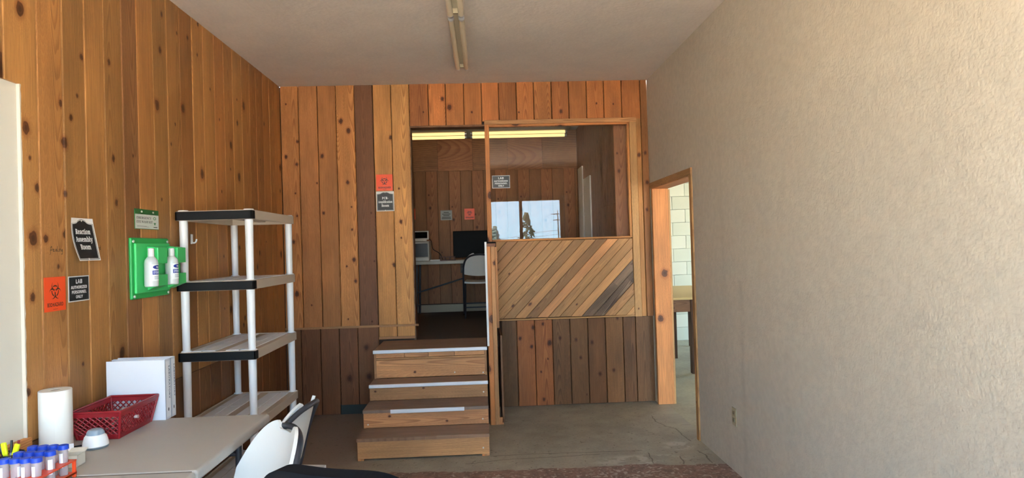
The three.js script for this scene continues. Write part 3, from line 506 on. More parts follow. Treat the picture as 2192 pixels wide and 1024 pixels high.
// ---------------------------------------------------------------- eyewash station
{
  const green = mat(0x46cf74, 0.42), gr2 = mat(0x27a852, 0.42);
  const e = thing('eyewash_station', 'green plastic eyewash station on the left wall beside the shelving', 'eyewash station', [XL, 1.29, -3.755], LR);
  // local: x along the wall to the far end, y up, z out of the wall
  const plate = part('back_plate', rboxAt(-0.207, 0.207, 0, 0.325, 0.001, 0.018, 0.008), gr2, e);
  for (const x of [-0.19, 0.185]) for (const y of [0.015, 0.305]) part('screw', cyl(0.007, 0.007, 0.006, 12).rotateX(Math.PI / 2), dirtyWhite, plate, [x, y, 0.02]);
  part('inner_plate', rboxAt(-0.185, 0.195, 0.03, 0.295, 0.016, 0.03, 0.006), green, e);
  for (const x of [-0.115, 0.115]) {
    const s = new THREE.Shape([[0.02, 0.04], [0.1, 0.068], [0.1, 0.16], [0.068, 0.16], [0.062, 0.2], [0.1, 0.2], [0.1, 0.262], [0.02, 0.275]].map((q) => new THREE.Vector2(...q)));
    const b = new THREE.ExtrudeGeometry(new THREE.Shape([[0.02, 0.04], [0.085, 0.066], [0.085, 0.12], [0.052, 0.122], [0.052, 0.185], [0.085, 0.187], [0.085, 0.268], [0.02, 0.278]].map((q) => new THREE.Vector2(...q))), { depth: 0.1, bevelEnabled: true, bevelSize: 0.003, bevelThickness: 0.003, bevelSegments: 2 });
    b.rotateY(-Math.PI / 2); b.translate(x + 0.148, 0, 0);
    part('bottle_holder', b, green, e);
  }
  const bt = new THREE.MeshPhysicalMaterial({ color: 0xe7ebee, roughness: 0.28, transmission: 0.25, thickness: 0 });
  const bl = canvasTex(256, 200, (g, w, h) => { g.fillStyle = '#e9ecee'; g.fillRect(0, 0, w, h); g.fillStyle = '#22338f'; g.beginPath(); g.ellipse(128, 34, 104, 25, 0, 0, 7); g.fill(); g.fillStyle = '#fff'; g.font = 'italic bold 32px sans-serif'; g.textAlign = 'center'; g.fillText('Phys', 128, 45); g.fillStyle = '#2a3c9b'; g.fillRect(14, 74, 228, 50); g.fillStyle = '#e8ecff'; g.font = 'bold 42px sans-serif'; g.fillText('EYEWASH', 128, 114); g.fillStyle = '#5b6a99'; for (const y of [144, 158, 172]) g.fillRect(50, y, 150, 4); });
  const lm = new THREE.MeshPhysicalMaterial({ map: bl, roughness: 0.45 });
  [['near', -0.115, 'eyewash bottle in the holder nearer the room signs'], ['far', 0.12, 'eyewash bottle in the holder nearer the white shelving']].forEach(([, dz, label]) => {
    const b = thing('eyewash_bottle', 'white ' + label, 'bottle', [XL + 0.072, 1.352, -3.755 - dz], 0.5, 'bottles in the eyewash station');
    part('bottle', lathe([[0, 0], [0.03, 0], [0.034, 0.006], [0.034, 0.125], [0.031, 0.142], [0.02, 0.156], [0.015, 0.162], [0, 0.162]], 32), bt, b);
    part('cap', lathe([[0, 0.16], [0.016, 0.16], [0.0155, 0.2], [0.013, 0.206], [0, 0.207]], 24), whitePlastic, b);
    part('label', new THREE.CylinderGeometry(0.0345, 0.0345, 0.088, 24, 1, true, 0.0, 1.9), lm, b, [0, 0.075, 0]);
  });
}
// adhesive hook
{
  const k = thing('wall_hook', 'white adhesive hook on the left wall behind the shelving', 'hook', [XL + 0.002, 1.585, -4.3], LR);
  part('plate', rboxAt(-0.014, 0.014, 0, 0.062, 0, 0.006, 0.003), whitePlastic, k);
  part('prong', tube([V(0, 0.012, 0.004), V(0, 0.006, 0.016), V(0, 0.012, 0.028), V(0, 0.03, 0.034)], 0.005, 20, 10), whitePlastic, k);
}
// outlet
{
  const o = thing('wall_outlet', 'beige duplex outlet low on the right wall', 'outlet', [XR, 0.305, -4.278], -LR);
  part('cover_plate', rboxAt(-0.036, 0.036, 0, 0.116, 0, 0.006, 0.003), mat(0xa99b7c, 0.5), o);
  for (const y of [0.036, 0.08]) { const s = part('socket', rboxAt(-0.016, 0.016, y - 0.014, y + 0.014, 0.004, 0.009, 0.004), mat(0x8f8163, 0.5), o); for (const x of [-0.006, 0.006]) part('slot', box(x - 0.0015, x + 0.0015, y - 0.005, y + 0.006, 0.0085, 0.0095), blackPlastic, s); }
}

// ---------------------------------------------------------------- ceiling light, switched off
{
  const cream = mat(0xd8cdb4, 0.45), tubeM = mat(0xe0d3b8, 0.25), f = thing('ceiling_light', 'unlit twin-tube fluorescent strip light on the near ceiling', 'ceiling light', [-0.13, H, -4.2]);
  part('housing', merge([box(-0.022, 0.022, -0.045, 0, -1.27, 2.5), box(-0.05, 0.05, -0.02, 0, -1.27, 2.5)]), cream, f);
  for (const z of [-1.24, 0.02, 1.24, 2.46]) part('lamp_holder', box(-0.045, 0.045, -0.075, -0.02, z - 0.012, z + 0.012), mat(0xb8a98c, 0.5), f);
  for (const x of [-0.034, 0.034]) for (const z0 of [-1.285, -0.02, 1.24]) {
    const g = cyl(0.019, 0.019, 1.21, 20).rotateX(Math.PI / 2), t = part('fluorescent_tube', g, tubeM, f, [x, -0.07, z0 + 0.61]);
    for (const s of [-1, 1]) part('end_cap', cyl(0.0195, 0.0195, 0.02, 20).rotateX(Math.PI / 2), steel, t, [0, 0, s * 0.597]);
  }
}

// ---------------------------------------------------------------- shelving unit
{
  const x0 = -1.832, x1 = -1.383, z0 = -4.965, z1 = -4.08, tiers = [1.78, 1.355, 0.933, 0.505, 0.085], hR = 0.058;
  const u = thing('shelving_unit', 'beige and white plastic shelving unit with black end bands against the left wall', 'shelving', [(x0 + x1) / 2, 0, (z0 + z1) / 2]);
  const hx = (x1 - x0) / 2, hz = (z1 - z0) / 2, lx = hx - 0.03, lz = hz - 0.032;
  for (const y of tiers) {
    const rim = merge([rboxAt(-hx, -hx + 0.014, -hR, 0, -hz, hz, 0.004), rboxAt(hx - 0.014, hx, -hR, 0, -hz, hz, 0.004), rboxAt(-hx, hx, -hR, 0, -hz, -hz + 0.014, 0.004), rboxAt(-hx, hx, -hR, 0, hz - 0.014, hz, 0.004), box(-hx + 0.01, hx - 0.01, -0.012, -0.005, -hz + 0.01, hz - 0.01), box(-0.025, 0.025, -0.04, -0.012, -hz + 0.01, hz - 0.01)]);
    const s = part('shelf', rim, shelfBeige, u, [0, y, 0]);
    part('end_band', merge([rboxAt(-hx - 0.004, hx + 0.004, -hR + 0.002, -0.004, hz - 0.006, hz + 0.006, 0.005), rboxAt(hx - 0.012, hx + 0.004, -hR + 0.002, -0.004, hz - 0.045, hz + 0.006, 0.005), rboxAt(-hx - 0.004, -hx + 0.012, -hR + 0.002, -0.004, hz - 0.045, hz + 0.006, 0.005)]), blackPlastic, s).userData.label = 'black plastic band';
    for (const [a, b] of [[-hx + 0.05, -0.116], [-0.108, -0.03], [0.03, 0.108], [0.116, hx - 0.05]]) for (const [c, d] of [[-hz + 0.05, -0.005], [0.005, hz - 0.05]]) part('deck_panel', rboxAt(a, b, -0.008, 0.0, c, d, 0.002, 1), shelfWhite, s);
    for (const sx of [-1, 1]) for (const sz of [-1, 1]) part('corner_socket', cyl(0.03, 0.028, 0.006, 20), shelfWhite, s, [sx * lx, 0.002, sz * lz]);
  }
  for (const sx of [-1, 1]) for (const sz of [-1, 1]) {
    const gs = []; for (let i = 0; i < 4; i++) { const a = tiers[i] - hR, b = tiers[i + 1]; const g = cyl(0.0215, 0.0245, a - b, 24); g.translate(0, (a + b) / 2, 0); gs.push(g); }
    const ft = cyl(0.024, 0.024, 0.03, 20); ft.translate(0, 0.015, 0); gs.push(ft);
    part('leg', merge(gs), whitePlastic, u, [sx * lx, 0, sz * lz]);
  }
}

// ---------------------------------------------------------------- folding table
const TT = 0.74;
{
  const tm = mat(0xaca8a2, 0.55), x0 = -1.81, x1 = -1.046, zf = -3.272, zs2 = -2.446, zn = -1.62;
  const t = thing('folding_table', 'long grey-beige plastic folding table along the left wall', 'table', [(x0 + x1) / 2, 0, zs2]);
  const hx = (x1 - x0) / 2;
  part('table_top', rboxAt(-hx, hx, TT - 0.045, TT, zf - zs2, -0.0015, 0.014, 4), tm, t); part('table_top', rboxAt(-hx, hx, TT - 0.045, TT, 0.0015, zn - zs2, 0.014, 4), tm, t);
  part('hinge_seam', box(-hx + 0.02, hx - 0.02, TT - 0.012, TT - 0.003, -0.006, 0.006), mat(0x6d675f, 0.7), t);
  for (const z of [-0.6, 0.62]) { for (const sx of [-1, 1]) part('leg', rod(V(sx * 0.31, 0, z), V(sx * 0.31, TT - 0.045, z), 0.014), darkTube, t); part('crossbar', rod(V(-0.31, 0.12, z), V(0.31, 0.12, z), 0.011), darkTube, t); part('crossbar', rod(V(-0.31, 0.62, z), V(0.31, 0.62, z), 0.011), darkTube, t); part('brace', rod(V(0, 0.62, z), V(0, TT - 0.05, z * 0.45), 0.008), darkTube, t); }
  part('apron_rail', merge([box(-hx + 0.05, -hx + 0.07, TT - 0.075, TT - 0.045, -0.75, 0.75), box(hx - 0.07, hx - 0.05, TT - 0.075, TT - 0.045, -0.75, 0.75)]), darkTube, t);
}
// binders
{
  const wm = mat(0xd2d5dd, 0.4), pm = mat(0xeeeeea, 0.8);
  const spine = canvasTex(64, 256, (g, w, h) => { g.fillStyle = '#e3e5ea'; g.fillRect(0, 0, w, h); g.save(); g.translate(40, 22); g.rotate(Math.PI / 2); g.fillStyle = '#3d4a63'; g.font = 'bold 24px sans-serif'; g.fillText('LABORATORY', 0, 0); g.restore(); g.fillStyle = '#2a2f3c'; g.beginPath(); g.arc(32, 222, 8, 0, 7); g.fill(); });
  const sm = new THREE.MeshPhysicalMaterial({ map: spine, roughness: 0.4 });
  [[-3.252, 0.272, 0.284, 0.05, 'front white ring binder, standing behind the red basket'], [-3.306, 0.27, 0.285, 0.042, 'rear white ring binder, half hidden behind the front binder']].forEach(([z, w, h, d, label]) => {
    const b = thing('ring_binder', label, 'binder', [-1.515 - w / 2, TT, z], 0, 'binders on the table');
    part('cover', merge([rboxAt(-w / 2, w / 2, 0, h, d / 2 - 0.003, d / 2, 0.001, 1), rboxAt(-w / 2, w / 2, 0, h, -d / 2, -d / 2 + 0.003, 0.001, 1), rboxAt(w / 2 - 0.003, w / 2, 0, h, -d / 2, d / 2, 0.001, 1)]), wm, b);
    part('pages', box(-w / 2 + 0.012, w / 2 - 0.02, 0.008, h - 0.01, -d / 2 + 0.006, d / 2 - 0.012), pm, b);
    const sp = part('spine_label', new THREE.PlaneGeometry(d - 0.006, h - 0.02), sm, b, [w / 2 + 0.0008, h / 2, 0], [0, Math.PI / 2, 0]); sp.userData.label = 'printed spine strip';
  });
}
// red basket
{
  const red = mat(0x8c1620, 0.35), bx = thing('plastic_basket', 'dark red plastic basket with lattice sides on the table', 'basket', [-1.655, TT, -3.055]);
  const A = { x: 0.085, z: 0.135 }, T = { x: 0.108, z: 0.163 }, h = 0.118;   // bottom and top half sizes
  const cor = (sx, sz, k) => V(sx * (A.x + (T.x - A.x) * k), 0.004 + h * k, sz * (A.z + (T.z - A.z) * k));
  part('base', rboxAt(-A.x, A.x, 0, 0.006, -A.z, A.z, 0.003), red, bx);
  const bar = (a, b, r) => rod(a, b, r, 5);
  const sides = [[[-1, 1], [1, 1]], [[1, 1], [1, -1]], [[1, -1], [-1, -1]], [[-1, -1], [-1, 1]]];
  for (const [p, q] of sides) {
    const at = (u, k) => cor(...p, k).lerp(cor(...q, k), u), gs = [], n = p[0] === q[0] ? 13 : 8, k0 = 0.14, k1 = 0.84, m = n * 3;
    for (let i = -n; i < n; i++) for (const dir of [0, 1]) { // slanted bars across the side
      let u0 = i / n, u1 = u0 + 0.62 * (n === 8 ? 0.75 : 0.5), ka = k0, kb = k1; if (dir) [u0, u1] = [u1, u0];
      const lim = (u, k, ux, kx) => u < 0 ? [0, k + (kx - k) * (0 - u) / (ux - u)] : u > 1 ? [1, k + (kx - k) * (1 - u) / (ux - u)] : [u, k];
      if ((u0 < 0 && u1 < 0) || (u0 > 1 && u1 > 1)) continue;
      const a = lim(u0, ka, u1, kb), b = lim(u1, kb, u0, ka); if (Math.abs(a[1] - b[1]) < 0.03) continue;
      gs.push(bar(at(...a), at(...b), 0.0028));
    }
    const band = (ka, kb) => { const w = 0.002, g = new THREE.BufferGeometry(), a = at(0, ka), b = at(1, ka), c = at(1, kb), d = at(0, kb), nn = b.clone().sub(a).cross(d.clone().sub(a)).normalize().multiplyScalar(w), P = []; const quad = (...v) => { for (const i of [0, 1, 2, 0, 2, 3]) P.push(v[i].x, v[i].y, v[i].z); }; const A2 = [a, b, c, d].map((v) => v.clone().add(nn)), B2 = [a, b, c, d].map((v) => v.clone().sub(nn)); quad(...A2); quad(B2[3], B2[2], B2[1], B2[0]); for (let i = 0; i < 4; i++) { const j = (i + 1) % 4; quad(B2[i], B2[j], A2[j], A2[i]); } g.setAttribute('position', new THREE.BufferAttribute(new Float32Array(P), 3)); g.computeVertexNormals(); return g; };
    gs.push(band(0, k0 + 0.02), band(k1 - 0.02, 1));
    part('lattice_side', merge(gs), red, bx);
  }
  part('rim', merge(sides.map(([p, q]) => rod(cor(...p, 1.0), cor(...q, 1.0), 0.0055, 8)).concat(sides.map(([p]) => { const g = new THREE.SphereGeometry(0.0055, 8, 6), c = cor(...p, 1); g.translate(c.x, c.y, c.z); return g; }))), red, bx);
  for (const [p] of sides) part('corner_post', rod(cor(...p, 0), cor(...p, 1), 0.006, 8), red, bx);
  const clear = new THREE.MeshPhysicalMaterial({ color: 0xd9c8c6, roughness: 0.3, transmission: 0.45, thickness: 0 });
  const pip = new THREE.Mesh(merge([rod(V(-0.07, 0, 0), V(0.03, 0, 0), 0.0035, 8), rod(V(0.03, 0, 0), V(0.075, 0, 0), 0.008, 10)]), clear);
  for (let i = 0; i < 9; i++) { const m = pip.clone(); m.name = numbered('transfer_pipette'); shadowy(m); m.position.set(-1.655 + rr(-0.04, 0.04), TT + 0.02 + i * 0.008, -3.055 + rr(-0.06, 0.05)); m.rotation.set(0, rr(-0.7, 0.7) + (i % 2 ? 1.5 : 0), 0); scene.add(m); tag(m, 'clear plastic pipette lying in the red basket', 'pipette', 'pipettes in the red basket'); }
}
// paper towel roll
{
  const g = thing('paper_towel_roll', 'white paper towel roll standing at the wall end of the table', 'paper towels', [-1.778, TT, -2.838]);
  const pt = mat(0xe6e3dc, 0.95);
  part('paper', lathe([[0.019, 0.002], [0.058, 0], [0.0595, 0.003], [0.0595, 0.233], [0.058, 0.236], [0.021, 0.236], [0.019, 0.234], [0.019, 0.002]], 48), pt, g);
  part('core', lathe([[0.017, 0], [0.0189, 0], [0.0189, 0.234], [0.017, 0.234], [0.017, 0]], 24), mat(0x9a8c7a, 0.9), g);
  part('loose_sheet', new THREE.CylinderGeometry(0.0605, 0.0605, 0.234, 16, 1, true, 0.5, 0.9), mat(0xeae7e0, 0.95, { side: THREE.DoubleSide }), g, [0, 0.118, 0]);
}
// vortex mixer and its cable
{
  const g = thing('vortex_mixer', 'small white domed vortex mixer with grey-blue cap on the table', 'mixer', [-1.602, TT, -2.806]);
  part('body', lathe([[0, 0.007], [0.046, 0.007], [0.0475, 0.012], [0.045, 0.03], [0.04, 0.046], [0.034, 0.054], [0.031, 0.056], [0, 0.056]], 48), whitePlastic, g);
  part('foot_ring', lathe([[0, 0], [0.042, 0], [0.046, 0.002], [0.0475, 0.006], [0.0465, 0.009], [0, 0.009]], 48), mat(0x69747c, 0.5), g);
  part('cap', lathe([[0.033, 0.055], [0.032, 0.062], [0.027, 0.071], [0.021, 0.075], [0.017, 0.0735], [0.012, 0.071], [0, 0.0705]], 48), mat(0x8c9cab, 0.35), g);
  part('power_cord', tube([V(-0.046, 0.012, 0), V(-0.075, 0.006, -0.01), V(-0.1, 0.004, -0.005), V(-0.115, 0.004, 0.02)], 0.0028, 24, 8), blackPlastic, g);
}
{ // folded card tag beside the towel roll
  const g = thing('paper_tag', 'small white folded paper tag beside the towel roll', 'paper tag', [-1.69, TT, -2.775], 0.5);
  part('leaf', rbox(0.034, 0.026, 0.0012, 0.0004, 1), whitePlastic, g, [0, 0.0135, 0.003], [-0.25, 0, 0]); part('leaf', rbox(0.034, 0.026, 0.0012, 0.0004, 1), whitePlastic, g, [0, 0.0135, -0.006], [0.25, 0, 0]);
}
{
  const b = thing('card_box', 'small open white card box between tube rack and towel roll', 'box', [-1.555, TT, -2.575], 0.1);
  part('box_body', merge([box(-0.03, 0.03, 0, 0.002, -0.03, 0.03), box(-0.03, -0.028, 0, 0.042, -0.03, 0.03), box(0.028, 0.03, 0, 0.042, -0.03, 0.03), box(-0.03, 0.03, 0, 0.042, -0.03, -0.028), box(-0.03, 0.03, 0, 0.042, 0.028, 0.03)]), mat(0xd6d3c8, 0.8), b);
  part('flap', box(-0.03, 0.03, -0.001, 0.001, 0, 0.03), mat(0xdcdad0, 0.8), b, [0, 0.042, -0.03], [0.25, Math.PI, 0]);
}
// orange tube rack with twelve tubes
{
  const or = mat(0xe2481a, 0.4), cx = [-1.591, -1.556, -1.522, -1.488], rz = [-2.412, -2.342, -2.272];
  const k = thing('tube_rack', 'bright orange plastic tube rack at the near edge of the table', 'tube rack', [-1.54, TT, -2.335]);
  const plate = (y) => { const s = new THREE.Shape(); s.moveTo(-0.08, -0.105); s.lineTo(0.08, -0.105); s.lineTo(0.08, 0.14); s.lineTo(-0.08, 0.14); s.closePath(); for (const x of cx) for (const z of [...rz, -2.232]) { const h = new THREE.Path(); h.absarc(x + 1.54, z + 2.335, z === -2.232 ? 0.009 : 0.0158, 0, Math.PI * 2, true); s.holes.push(h); } const g = new THREE.ExtrudeGeometry(s, { depth: 0.004, bevelEnabled: false, curveSegments: 10 }); g.rotateX(Math.PI / 2); g.translate(0, y, 0); return g; };
  part('upper_plate', plate(0.062), or, k); part('lower_plate', plate(0.018), or, k);
  for (const x of [-0.074, 0.074]) for (const z of [-0.1, 0.134]) part('post', rboxAt(x - 0.006, x + 0.006, 0, 0.062, z - 0.004, z + 0.004, 0.002, 1), or, k);
  for (const x of [-0.077, 0.077]) part('end_rail', box(x - 0.003, x + 0.003, 0.012, 0.02, -0.105, 0.14), or, k);
  const body = new THREE.MeshPhysicalMaterial({ color: 0xe9e2e6, roughness: 0.22, transmission: 0.7, thickness: 0 }), cap = mat(0x1743b8, 0.4), lab = mat(0xe9ecf4, 0.6), grad = mat(0x7a7f96, 0.6);
  const gb = lathe([[0.002, 0], [0.0132, 0.014], [0.0138, 0.018], [0.0142, 0.104], [0.0152, 0.106], [0.0152, 0.108]], 24), gc = cyl(0.0172, 0.0168, 0.014, 32), gl = new THREE.CylinderGeometry(0.0146, 0.0146, 0.05, 16, 1, true, -0.45, 0.95), gg = new THREE.CylinderGeometry(0.01455, 0.01455, 0.0008, 10, 1, true, 0.7, 0.7);
  const rim = new THREE.TorusGeometry(0.0135, 0.0014, 6, 28).rotateX(Math.PI / 2);
  const rows = ['back', 'middle', 'front'], cols = ['leftmost', 'second from left', 'third from left', 'rightmost'];
  rz.forEach((z, r) => cx.forEach((x, c) => {
    const t = thing('centrifuge_tube', `blue-capped clear tube, ${cols[c]} in the ${rows[r]} row of the orange rack`, 'test tube', [x, TT + 0.002, z], rr(-0.5, 0.5), 'tubes in the orange rack');
    part('tube_body', gb, body, t); const cp = part('cap', gc, cap, t, [0, 0.112, 0]); part('cap_rim', rim, cap, cp, [0, 0.0068, 0]);
    part('label', gl, lab, t, [0, 0.068, 0], [0, c === 1 ? 1.2 : 0.1, 0]);
    part('scale_marks', merge([0.03, 0.04, 0.05, 0.06, 0.07, 0.08].map((y) => gg.clone().translate(0, y, 0))), grad, t);
  }));
}
// pen cup
{
  const c = [-1.728, -2.5], k = thing('pen_cup', 'black mesh pen cup at the left edge of the table', 'pen cup', [c[0], TT, c[1]]);
  const gs = []; for (let i = 0; i < 22; i++) { const a = i / 22 * Math.PI * 2, b = a + 0.9, R = 0.036, Rt = 0.042; for (const s of [0, 1]) gs.push(rod(V(Math.cos(s ? b : a) * R, 0.003, Math.sin(s ? b : a) * R), V(Math.cos(s ? a : b) * Rt, 0.074, Math.sin(s ? a : b) * Rt), 0.0012, 5)); }
  part('mesh_wall', merge(gs), blackMetal, k); part('base', cyl(0.037, 0.037, 0.004, 24), blackMetal, k, [0, 0.002, 0]); part('rim', new THREE.TorusGeometry(0.042, 0.0025, 8, 32).rotateX(Math.PI / 2), blackMetal, k, [0, 0.075, 0]);
  const pen = (name, label, cat, col, capCol, r, lean, at, len, flat) => {
    const g = thing(name, label, cat, [c[0] + at[0], TT + 0.005, c[1] + at[1]]); g.rotation.set(lean[1], 0, -lean[0]);
    part('barrel', cyl(r * 0.9, r, len * 0.62, 12), mat(col, 0.4), g, [0, len * 0.31, 0]);
    part('cap', flat ? rbox(r * 2.3, len * 0.4, r * 1.5, r * 0.6) : cyl(r * 1.1, r * 0.9, len * 0.38, 12), mat(capCol, 0.35), g, [0, len * 0.81, 0]);
  };
  pen('highlighter', 'upright yellow highlighter at the left of the pen cup', 'highlighter', 0xd8e020, 0xe3ee22, 0.008, [-0.12, 0.05], [-0.004, 0.004], 0.112, true);
  pen('highlighter', 'yellow highlighter leaning to the right in the pen cup', 'highlighter', 0x9cb83a, 0xe3ee22, 0.008, [0.32, 0.02], [0, 0.012], 0.112, true);
  pen('ballpoint_pen', 'black and grey pen in the pen cup', 'pen', 0x8a949c, 0x23262a, 0.0045, [0.02, -0.05], [-0.004, -0.004], 0.115);
  pen('ballpoint_pen', 'red capped pen in the pen cup', 'pen', 0x9a3038, 0x8c1a2a, 0.0045, [0.14, -0.1], [0.003, -0.006], 0.114);
  pen('ballpoint_pen', 'dark blue pen at the far left of the pen cup', 'pen', 0x20243a, 0x16182a, 0.0045, [-0.3, 0.0], [-0.006, 0], 0.11);
}

// ---------------------------------------------------------------- folding chairs
function shell(fn, nu, nv, t) {   // closed slab over a parametric sheet
  const P = [], q = (a, b, c, d) => { for (const v of [a, b, c, a, c, d]) P.push(v.x, v.y, v.z); }, at = [0, 1].map(() => []);
  for (let i = 0; i <= nu; i++) { at[0].push([]); at[1].push([]); for (let j = 0; j <= nv; j++) { const u = i / nu * 2 - 1, v = j / nv, p = fn(u, v), e = 1e-3, n = fn(Math.min(1, u + e), v).sub(fn(Math.max(-1, u - e), v)).cross(fn(u, Math.min(1, v + e)).sub(fn(u, Math.max(0, v - e)))).normalize().multiplyScalar(t / 2); at[0][i].push(p.clone().add(n)); at[1][i].push(p.clone().sub(n)); } }
  const [f, b] = at;
  for (let i = 0; i < nu; i++) for (let j = 0; j < nv; j++) { q(f[i][j], f[i + 1][j], f[i + 1][j + 1], f[i][j + 1]); q(b[i][j + 1], b[i + 1][j + 1], b[i + 1][j], b[i][j]); }
  for (let i = 0; i < nu; i++) { q(b[i][0], b[i + 1][0], f[i + 1][0], f[i][0]); q(f[i][nv], f[i + 1][nv], b[i + 1][nv], b[i][nv]); }
  for (let j = 0; j < nv; j++) { q(f[0][j], f[0][j + 1], b[0][j + 1], b[0][j]); q(b[nu][j], b[nu][j + 1], f[nu][j + 1], f[nu][j]); }
  const g = new THREE.BufferGeometry(); g.setAttribute('position', new THREE.BufferAttribute(new Float32Array(P), 3)); g.computeVertexNormals(); return g;
}
function foldingChair(label) {
  const c = thing('folding_chair', label, 'chair', [0, 0, 0], 0, 'white plastic folding chairs'), cream = mat(0xd9d8d4, 0.45);
  const back = (y) => -0.07 - (y - 0.45) * 0.27;   // z of the reclining frame at height y
  const top = (u) => 0.838 - 0.2 * Math.pow(Math.abs(u), 3.6) - (Math.abs(u) < 0.34 ? 0.034 * sstep(0.34, 0.22, Math.abs(u)) : 0), bot = (u) => 0.535 + 0.03 * (1 - u * u) * -1 + 0.03;
  const hug = (x) => 0.07 * (x / 0.217) * (x / 0.217);   // the back wraps forward at its sides
  part('backrest', shell((u, v) => { const y = bot(u) + (top(u) - bot(u)) * v, x = u * 0.224; return V(x, y, back(y) + 0.008 + hug(x)); }, 40, 12, 0.014), cream, c);
  part('seat', shell((u, v) => V(u * (0.2 - 0.02 * v), 0.447 + 0.012 * v + 0.01 * u * u, -0.16 + 0.38 * v), 20, 14, 0.022), cream, c);
  const side = (s) => [V(s * 0.222, 0, 0.24), V(s * 0.22, 0.2, 0.14), ...[[0.216, 0.45], [0.214, 0.6], [0.205, 0.68], [0.178, 0.748], [0.12, 0.795]].map(([x, y]) => V(s * x, y, back(y) + hug(x) - 0.012))];
  part('frame', tube([...side(-1), V(0, 0.815, back(0.815) - 0.01), ...side(1).reverse()], 0.0125, 90, 12), darkTube, c);
  for (const s of [-1, 1]) { part('rear_leg', rod(V(s * 0.195, 0.44, 0.1), V(s * 0.195, 0, -0.24), 0.011), darkTube, c); part('foot', cyl(0.015, 0.014, 0.02, 12), blackPlastic, c, [s * 0.222, 0.01, 0.235]); part('foot', cyl(0.015, 0.014, 0.02, 12), blackPlastic, c, [s * 0.195, 0.01, -0.235]); }
  part('crossbar', rod(V(-0.195, 0.13, -0.13), V(0.195, 0.13, -0.13), 0.009), darkTube, c); part('crossbar', rod(V(-0.222, 0.16, 0.16), V(0.222, 0.16, 0.16), 0.009), darkTube, c);
  return c;
}
const chair1 = foldingChair('nearer white folding chair turned towards the camera, beside the table');
chair1.position.set(-0.918, 0, -2.6); chair1.rotation.y = -50 * Math.PI / 180;
copyOf(chair1, 'farther white folding chair seen edge-on beside the table end', [-0.982, 0, -3.14], -97 * Math.PI / 180);
const chair3 = copyOf(chair1, 'white folding chair in the dark inner room with its back to the doorway', [-0.05, PF, -8.2], Math.PI);
chair3.scale.setScalar(0.93);

// office chair, only its back top in view
{
  const bk = mat(0x101115, 0.9, { specularIntensity: 0.3 }), c = thing('office_chair', 'black office chair with rounded backrest at the bottom edge', 'chair', [-0.29, 0, -2.06], Math.PI - 0.36);
  part('backrest', shell((u, v) => { const w = 0.235 - 0.03 * v, k = Math.pow(Math.abs(u), 5); return V(u * w, 0.52 + 0.43 * v - 0.04 * k * sstep(0.7, 1, v), -0.3 + 0.05 * u * u - 0.06 * v); }, 30, 24, 0.045), bk, c);
  part('seat', rbox(0.5, 0.07, 0.48, 0.03, 4), bk, c, [0, 0.47, 0]);
  part('back_bracket', rbox(0.06, 0.3, 0.03, 0.01), blackPlastic, c, [0, 0.52, -0.27], [0.12, 0, 0]);
  part('gas_column', rod(V(0, 0.1, 0), V(0, 0.45, 0), 0.025), blackMetal, c);
  for (let i = 0; i < 5; i++) { const a = i / 5 * Math.PI * 2; part('base_leg', rod(V(0, 0.12, 0), V(Math.cos(a) * 0.29, 0.075, Math.sin(a) * 0.29), 0.02, 10, 0.014), blackPlastic, c); part('caster', cyl(0.028, 0.028, 0.04, 20).rotateX(Math.PI / 2), blackPlastic, c, [Math.cos(a) * 0.29, 0.028, Math.sin(a) * 0.29], [0, -a, 0]); }
}

// ---------------------------------------------------------------- inner room
{
  const f = thing('strip_light', 'lit yellow fluorescent strip light in the inner room', 'ceiling light', [-0.14, H, -8.3]);
  part('housing', merge([box(-1.27, 1.27, -0.1, 0, -0.06, 0.02)]), mat(0x8d8578, 0.6), f);
  const glow = mat(0x332a18, 0.4, { emissive: new THREE.Color(1.0, 0.66, 0.26), emissiveIntensity: 0.55 });
  for (const s of [-1, 1]) for (const [y, z] of [[-0.13, 0.02], [-0.165, -0.03]]) { const t = part('fluorescent_tube', cyl(0.019, 0.019, 1.2, 20).rotateZ(Math.PI / 2), glow, f, [s * 0.625, y, z]); for (const e of [-1, 1]) part('end_cap', cyl(0.0195, 0.0195, 0.025, 16).rotateZ(Math.PI / 2), steel, t, [e * 0.59, 0, 0]); }
  part('lamp_holder', box(-0.02, 0.02, -0.18, -0.06, -0.05, 0.03), mat(0x8d8578, 0.6), f);
  for (const s of [-1, 1]) { const l = new THREE.RectAreaLight(new THREE.Color(1.0, 0.74, 0.4), 0.5, 1.18, 0.06); l.position.set(-0.14 + s * 0.625, H - 0.2, -8.3); l.lookAt(-0.14 + s * 0.625, 0, -8.3); scene.add(l); }
}
sign('biohazard_sign', 0.145, 0.145, 0.002, bioTex, 0xd8481c, 'orange biohazard sign at the left doorway edge inside the inner room', [-0.955, 1.975, IZ + 0.003], 0);
sign('biohazard_sign', 0.135, 0.146, 0.002, bioTex, 0xd8481c, 'orange biohazard sign on the inner room wall above the black monitor', [-0.167, 1.957, IZ + 0.003], 0);
sign('notice', 0.152, 0.13, 0.002, canvasTex(256, 220, (g, w, h) => { g.fillStyle = '#9a9a94'; g.fillRect(0, 0, w, h); g.fillStyle = '#3c3c3a'; g.fillRect(8, 8, w - 16, 4); for (const [y, a, b] of [[40, 70, 186], [78, 36, 220], [112, 60, 196], [150, 30, 226], [178, 24, 232]]) g.fillRect(a, y, b - a, 16); }), 0x8a8a86, 'grey printed notice on the inner room wall between the biohazard signs', [-0.474, 1.95, IZ + 0.003], 0);
